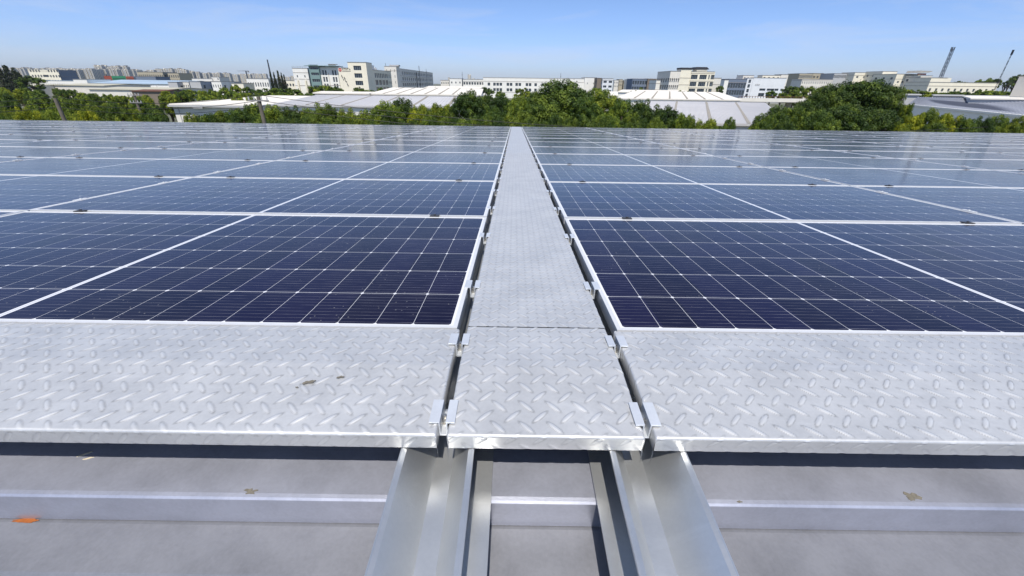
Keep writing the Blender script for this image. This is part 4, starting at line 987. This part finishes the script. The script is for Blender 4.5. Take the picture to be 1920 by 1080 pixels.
def label_row(items, pre, group):
    items.sort(key=lambda a: a[0])
    for i, (x, y, w_, D, tn, rat) in enumerate(items):
        kind = {DK: 'dark green', MDG: 'mid green', OLV: 'olive green', YEL: 'bright yellow-green'}[tn]
        tree(x, y, w_, D, '%s tree, %s from the left %s' % (kind, ordw(i), pre), group, tint=tn, ratio=rat)
row = [(352, 216, 34, 40, OLV, 1), (378, 211, 44, 41, MDG, 1), (408, 203, 48, 42, OLV, 1), (440, 199, 50, 42, MDG, 1), (468, 191, 44, 44, MDG, 1), (505, 200, 56, 40, MDG, 1), (540, 199, 52, 41, DK, 1), (575, 198, 50, 42, MDG, 1),
       (606, 193, 60, 40, DK, 1.0), (645, 203, 44, 42, OLV, 1), (665, 208, 40, 38, OLV, 1), (690, 204, 46, 42, MDG, 1), (722, 190, 66, 41, MDG, 1), (752, 188, 52, 43, DK, 1), (789, 191, 34, 42, OLV, 1.5), (780, 203, 40, 40, YEL, 1),
       (818, 194, 50, 42, YEL, 1), (838, 192, 38, 45, OLV, 1), (878, 166, 74, 44, DK, 1.1), (906, 172, 40, 47, DK, 1.2), (868, 218, 44, 37, MDG, 1), (940, 173, 56, 46, DK, 1.1), (925, 195, 50, 40, MDG, 1), (972, 176, 52, 44, MDG, 1.2), (1008, 164, 56, 47, DK, 1.2), (960, 205, 50, 39, OLV, 1),
       (1055, 149, 118, 46, DK, .85), (1020, 185, 90, 42, DK, .9), (1092, 158, 54, 48, DK, 1.2), (1100, 178, 70, 43, MDG, 1), (1136, 168, 76, 46, OLV, 1), (1168, 181, 50, 43, MDG, 1.2), (1140, 203, 60, 39, MDG, 1), (1204, 183, 56, 43, DK, 1.1), (1185, 210, 48, 39, OLV, 1),
       (1248, 193, 62, 42, DK, 1), (1282, 203, 40, 41, MDG, 1.1), (1302, 218, 36, 38, OLV, 1), (1334, 214, 52, 39, OLV, 1), (1368, 220, 32, 39, MDG, 1)]
row = [(x, y-(5 if x < 870 else 1), w_*1.22, D, t, r_) for x, y, w_, D, t, r_ in row]
row += [(x+rt_.uniform(-6, 6), 213+rt_.uniform(-5, 5), 54, 38+rt_.uniform(-1, 1), rt_.choice([DK, DK, MDG]), 1) for x in range(480, 1260, 27)]
label_row(row, 'in the row behind the roof edge', 'trees in the row behind the roof edge')
row = [(1432, 212, 52, 40, MDG, 1), (1462, 197, 62, 42, MDG, 1), (1498, 192, 60, 43, MDG, 1), (1530, 174, 70, 46, DK, 1.1), (1480, 216, 56, 38, DK, 1), (1568, 156, 84, 47, DK, 1.0), (1622, 141, 142, 48, DK, .82), (1672, 152, 74, 47, DK, 1), (1590, 190, 110, 41, DK, .9), (1660, 195, 80, 41, DK, 1), (1550, 205, 70, 39, MDG, 1)]
label_row(row, 'in the big clump on the right', 'trees of the big clump on the right')
row = [(1706, 187, 38, 44, YEL, 1.1), (1722, 207, 46, 41, YEL, 1), (1700, 222, 40, 38, YEL, 1), (1752, 199, 56, 43, OLV, 1), (1786, 203, 56, 42, YEL, 1), (1762, 218, 60, 38, OLV, 1), (1822, 213, 50, 41, MDG, 1), (1852, 214, 50, 41, DK, 1), (1885, 215, 50, 42, MDG, 1), (1916, 217, 50, 41, OLV, 1), (1950, 216, 50, 41, MDG, 1)]
label_row(row, 'in the low row at the right edge', 'low trees at the right edge')
# trees in front of the mid-distance buildings
row = [(488, 163, 40, 160, MDG, 1), (512, 160, 44, 150, OLV, 1), (545, 161, 50, 150, OLV, 1), (575, 170, 50, 125, MDG, 1), (585, 158, 26, 170, DK, 1.2), (607, 155, 46, 165, OLV, 1), (630, 162, 34, 160, DK, 1), (655, 172, 26, 200, MDG, 1), (670, 161, 26, 215, MDG, 1), (690, 164, 40, 210, DK, 1), (715, 164, 40, 215, MDG, 1), (735, 165, 30, 220, OLV, 1),
       (560, 176, 30, 120, MDG, 1), (520, 173, 60, 118, OLV, 1), (480, 176, 50, 110, MDG, 1), (782, 162, 34, 250, MDG, 1), (815, 163, 30, 250, OLV, 1), (745, 163, 24, 245, MDG, 1)]
label_row([(x, y, w_, D, t, .8) for x, y, w_, D, t, r in row], 'before the cream block and its neighbours', 'trees around the cream block')
row = [(880, 164, 40, 200, MDG, .8), (910, 163, 40, 200, DK, .8), (937, 168, 24, 190, MDG, .8), (980, 162, 40, 190, OLV, .8), (1120, 161, 26, 160, MDG, .9), (1183, 170, 16, 210, MDG, .8), (1193, 169, 14, 215, OLV, .8), (1216, 171, 22, 230, DK, .8), (1252, 170, 26, 225, MDG, .8), (1278, 167, 34, 220, OLV, .8), (1290, 170, 20, 220, MDG, .8), (1310, 171, 18, 225, OLV, .8), (1340, 172, 20, 230, MDG, .8),
       (1352, 158, 16, 330, DK, 1.2), (1202, 162, 10, 330, MDG, .8)]
label_row(row, 'between the white roofs and the middle skyline', 'small trees along the middle skyline')
row = [(1448, 169, 24, 200, MDG, .8), (1468, 171, 22, 190, OLV, .8), (1484, 157, 30, 210, DK, 1), (1503, 158, 34, 205, MDG, 1), (1522, 161, 30, 200, MDG, 1), (1492, 170, 40, 170, OLV, .8), (1545, 160, 30, 210, OLV, 1), (1568, 160, 30, 215, MDG, 1),
       (1700, 163, 44, 190, OLV, .7), (1730, 166, 40, 185, OLV, .7), (1752, 168, 40, 180, OLV, .7), (1800, 166, 50, 185, OLV, .7), (1775, 170, 30, 180, MDG, .7), (1840, 168, 40, 185, OLV, .7), (1865, 166, 36, 190, MDG, .7), (1890, 168, 36, 190, DK, .7)]
label_row(row, 'before the cream buildings on the right', 'trees before the cream buildings')
# wooded rise far right
row = []
rr = random.Random(8)
for i in range(26):
    t = rr.random(); row.append((1788+145*t, 151-13*t+rr.uniform(-1, 9), rr.uniform(12, 26), 380+rr.uniform(-20, 60), rr.choice([DK, DK, MDG]), 1.1))
label_row(row, 'on the wooded rise at the far right', 'trees on the wooded rise')
# conifers
for i, (x, yt, w_, D, h_) in enumerate([(8, 124, 26, 250, 1), (24, 129, 20, 250, 1), (-4, 128, 26, 250, 1), (34, 137, 18, 245, 1), (506, 136, 9, 270, 1), (513, 137, 9, 270, 1), (520, 133.5, 10, 270, 1), (527, 138, 8, 272, 1), (532, 141, 8, 268, 1)]):
    t = at(x, yt, D); l = at(x-w_/2, yt, D); Rx = abs(t.x-l.x)
    r = thing('conifer', 'dark pointed conifer, %s from the left %s' % (ordw([2, 3, 0, 4][i] if False else (i-4 if i > 3 else [1, 2, 0, 3][i])), 'by the thin lattice mast' if i > 3 else 'at the left edge'), 'tree', 'conifers by the mast' if i > 3 else 'conifers at the left edge', mw=T(t.x, D, 0))
    c = link('crown', CON[i % 2], r); c.location = (0, 0, t.z*.52); c.scale = (Rx*2.2, Rx*2.2, t.z*.48); c.rotation_euler = (0, 0, i); c.color = (1, 1, 1, 1)
    k = link('trunk', TR, r); k.scale = (t.z*.25, t.z*.25, t.z*.8)
tree(52, 141, 50, 245, 'broad dark tree right of the conifers at the left edge', tint=DK, ratio=.7)
# left woods, row behind row
rr = random.Random(3); items = []
lim = lambda x: 161 if x < 60 else (163 if x < 150 else (172 if x < 200 else (176 if x < 300 else 168)))
for D, n, wp in ((37, 11, 46), (43, 11, 42), (51, 12, 38), (62, 12, 34), (76, 13, 30), (94, 14, 27), (116, 15, 25), (145, 15, 22)):
    for i in range(n):
        x = -10+(500 if D > 60 else 330)*(i+rr.uniform(.1, .9))/n
        z = 12.03-(12.03-9.6)+rr.uniform(-.7, .6); yt = at(x, 150, D); 
        ytop = hy(x)+(12.03-z)/D*957*(1 if True else 1)
        # the photo's woods rise to about this line
        if ytop < lim(x)-2: ytop = lim(x)+rr.uniform(-1, 4)
        if 285 < x < 505 and D < 85: continue
        if x > 300 and D > 100 and False: continue
        items.append((x, ytop, wp*rr.uniform(.85, 1.3), D+rr.uniform(-2.5, 2.5), rr.choice([DK, MDG, MDG, OLV, OLV, YEL] if rr.random() < .6 else [MDG, OLV]), .9))
items += [(282, 190, 34, 66, MDG, .9), (296, 197, 28, 72, DK, .9), (268, 184, 34, 76, OLV, .9), (290, 212, 36, 52, MDG, .9), (303, 219, 26, 47, DK, .9)]
items_row = {}
for ri, Dr in enumerate((37, 43, 51, 62, 76, 94, 116, 145)):
    js = sorted([j for j, q in enumerate(items) if min((37, 43, 51, 62, 76, 94, 116, 145), key=lambda v: abs(v-q[3])) == Dr], key=lambda j: items[j][0])
    for k_, j in enumerate(js): items_row[j] = (ri, k_)
for i, (x, y, w_, D, tn, rat) in enumerate(items):
    kind = {DK: 'dark green', MDG: 'mid green', OLV: 'olive green', YEL: 'yellow-green'}[tn]; rw = 'front' if D < 48 else ('middle' if D < 90 else 'rear')
    rank = sorted(j for j, q in enumerate(items) if abs(q[3]-D) < 6); rank.sort(key=lambda j: items[j][0])
    tree(x, y, w_, D, '%s tree of the left woods, row %s back from the roof, %s from left' % (kind, ordw(items_row[i][0]), ordw(items_row[i][1])), 'trees of the left woods', tint=tn, ratio=rat)
for i, (x, y, w_, D) in enumerate([(330, 165, 24, 200), (350, 164, 26, 190), (372, 166, 26, 185), (395, 167, 26, 180), (418, 161, 26, 200), (440, 158, 30, 200), (462, 162, 24, 190), (430, 168, 40, 150), (385, 172, 40, 140), (460, 172, 40, 140), (340, 172, 40, 140)]):
    tree(x, y, w_, D, 'olive green tree, %s of the strip before the white office at left' % ordw(i), 'strip of trees before the white office', tint=OLV if i % 2 else MDG, ratio=.9)

# ------------------------------------------------------------------ the air
b = MB(); b.box(-6100, 6100, -3100, 6100, -1.5, 130)
hz = mat('haze', (1, 1, 1)); t_ = hz.node_tree; t_.nodes.clear(); o_ = t_.nodes.new('ShaderNodeOutputMaterial'); v_ = t_.nodes.new('ShaderNodeVolumePrincipled')
v_.inputs['Color'].default_value = (.80, .88, 1, 1); v_.inputs['Density'].default_value = .00006; v_.inputs['Anisotropy'].default_value = .2; t_.links.new(v_.outputs[0], o_.inputs['Volume'])
tag(b.build('haze', hz), None, None, kind='stuff')
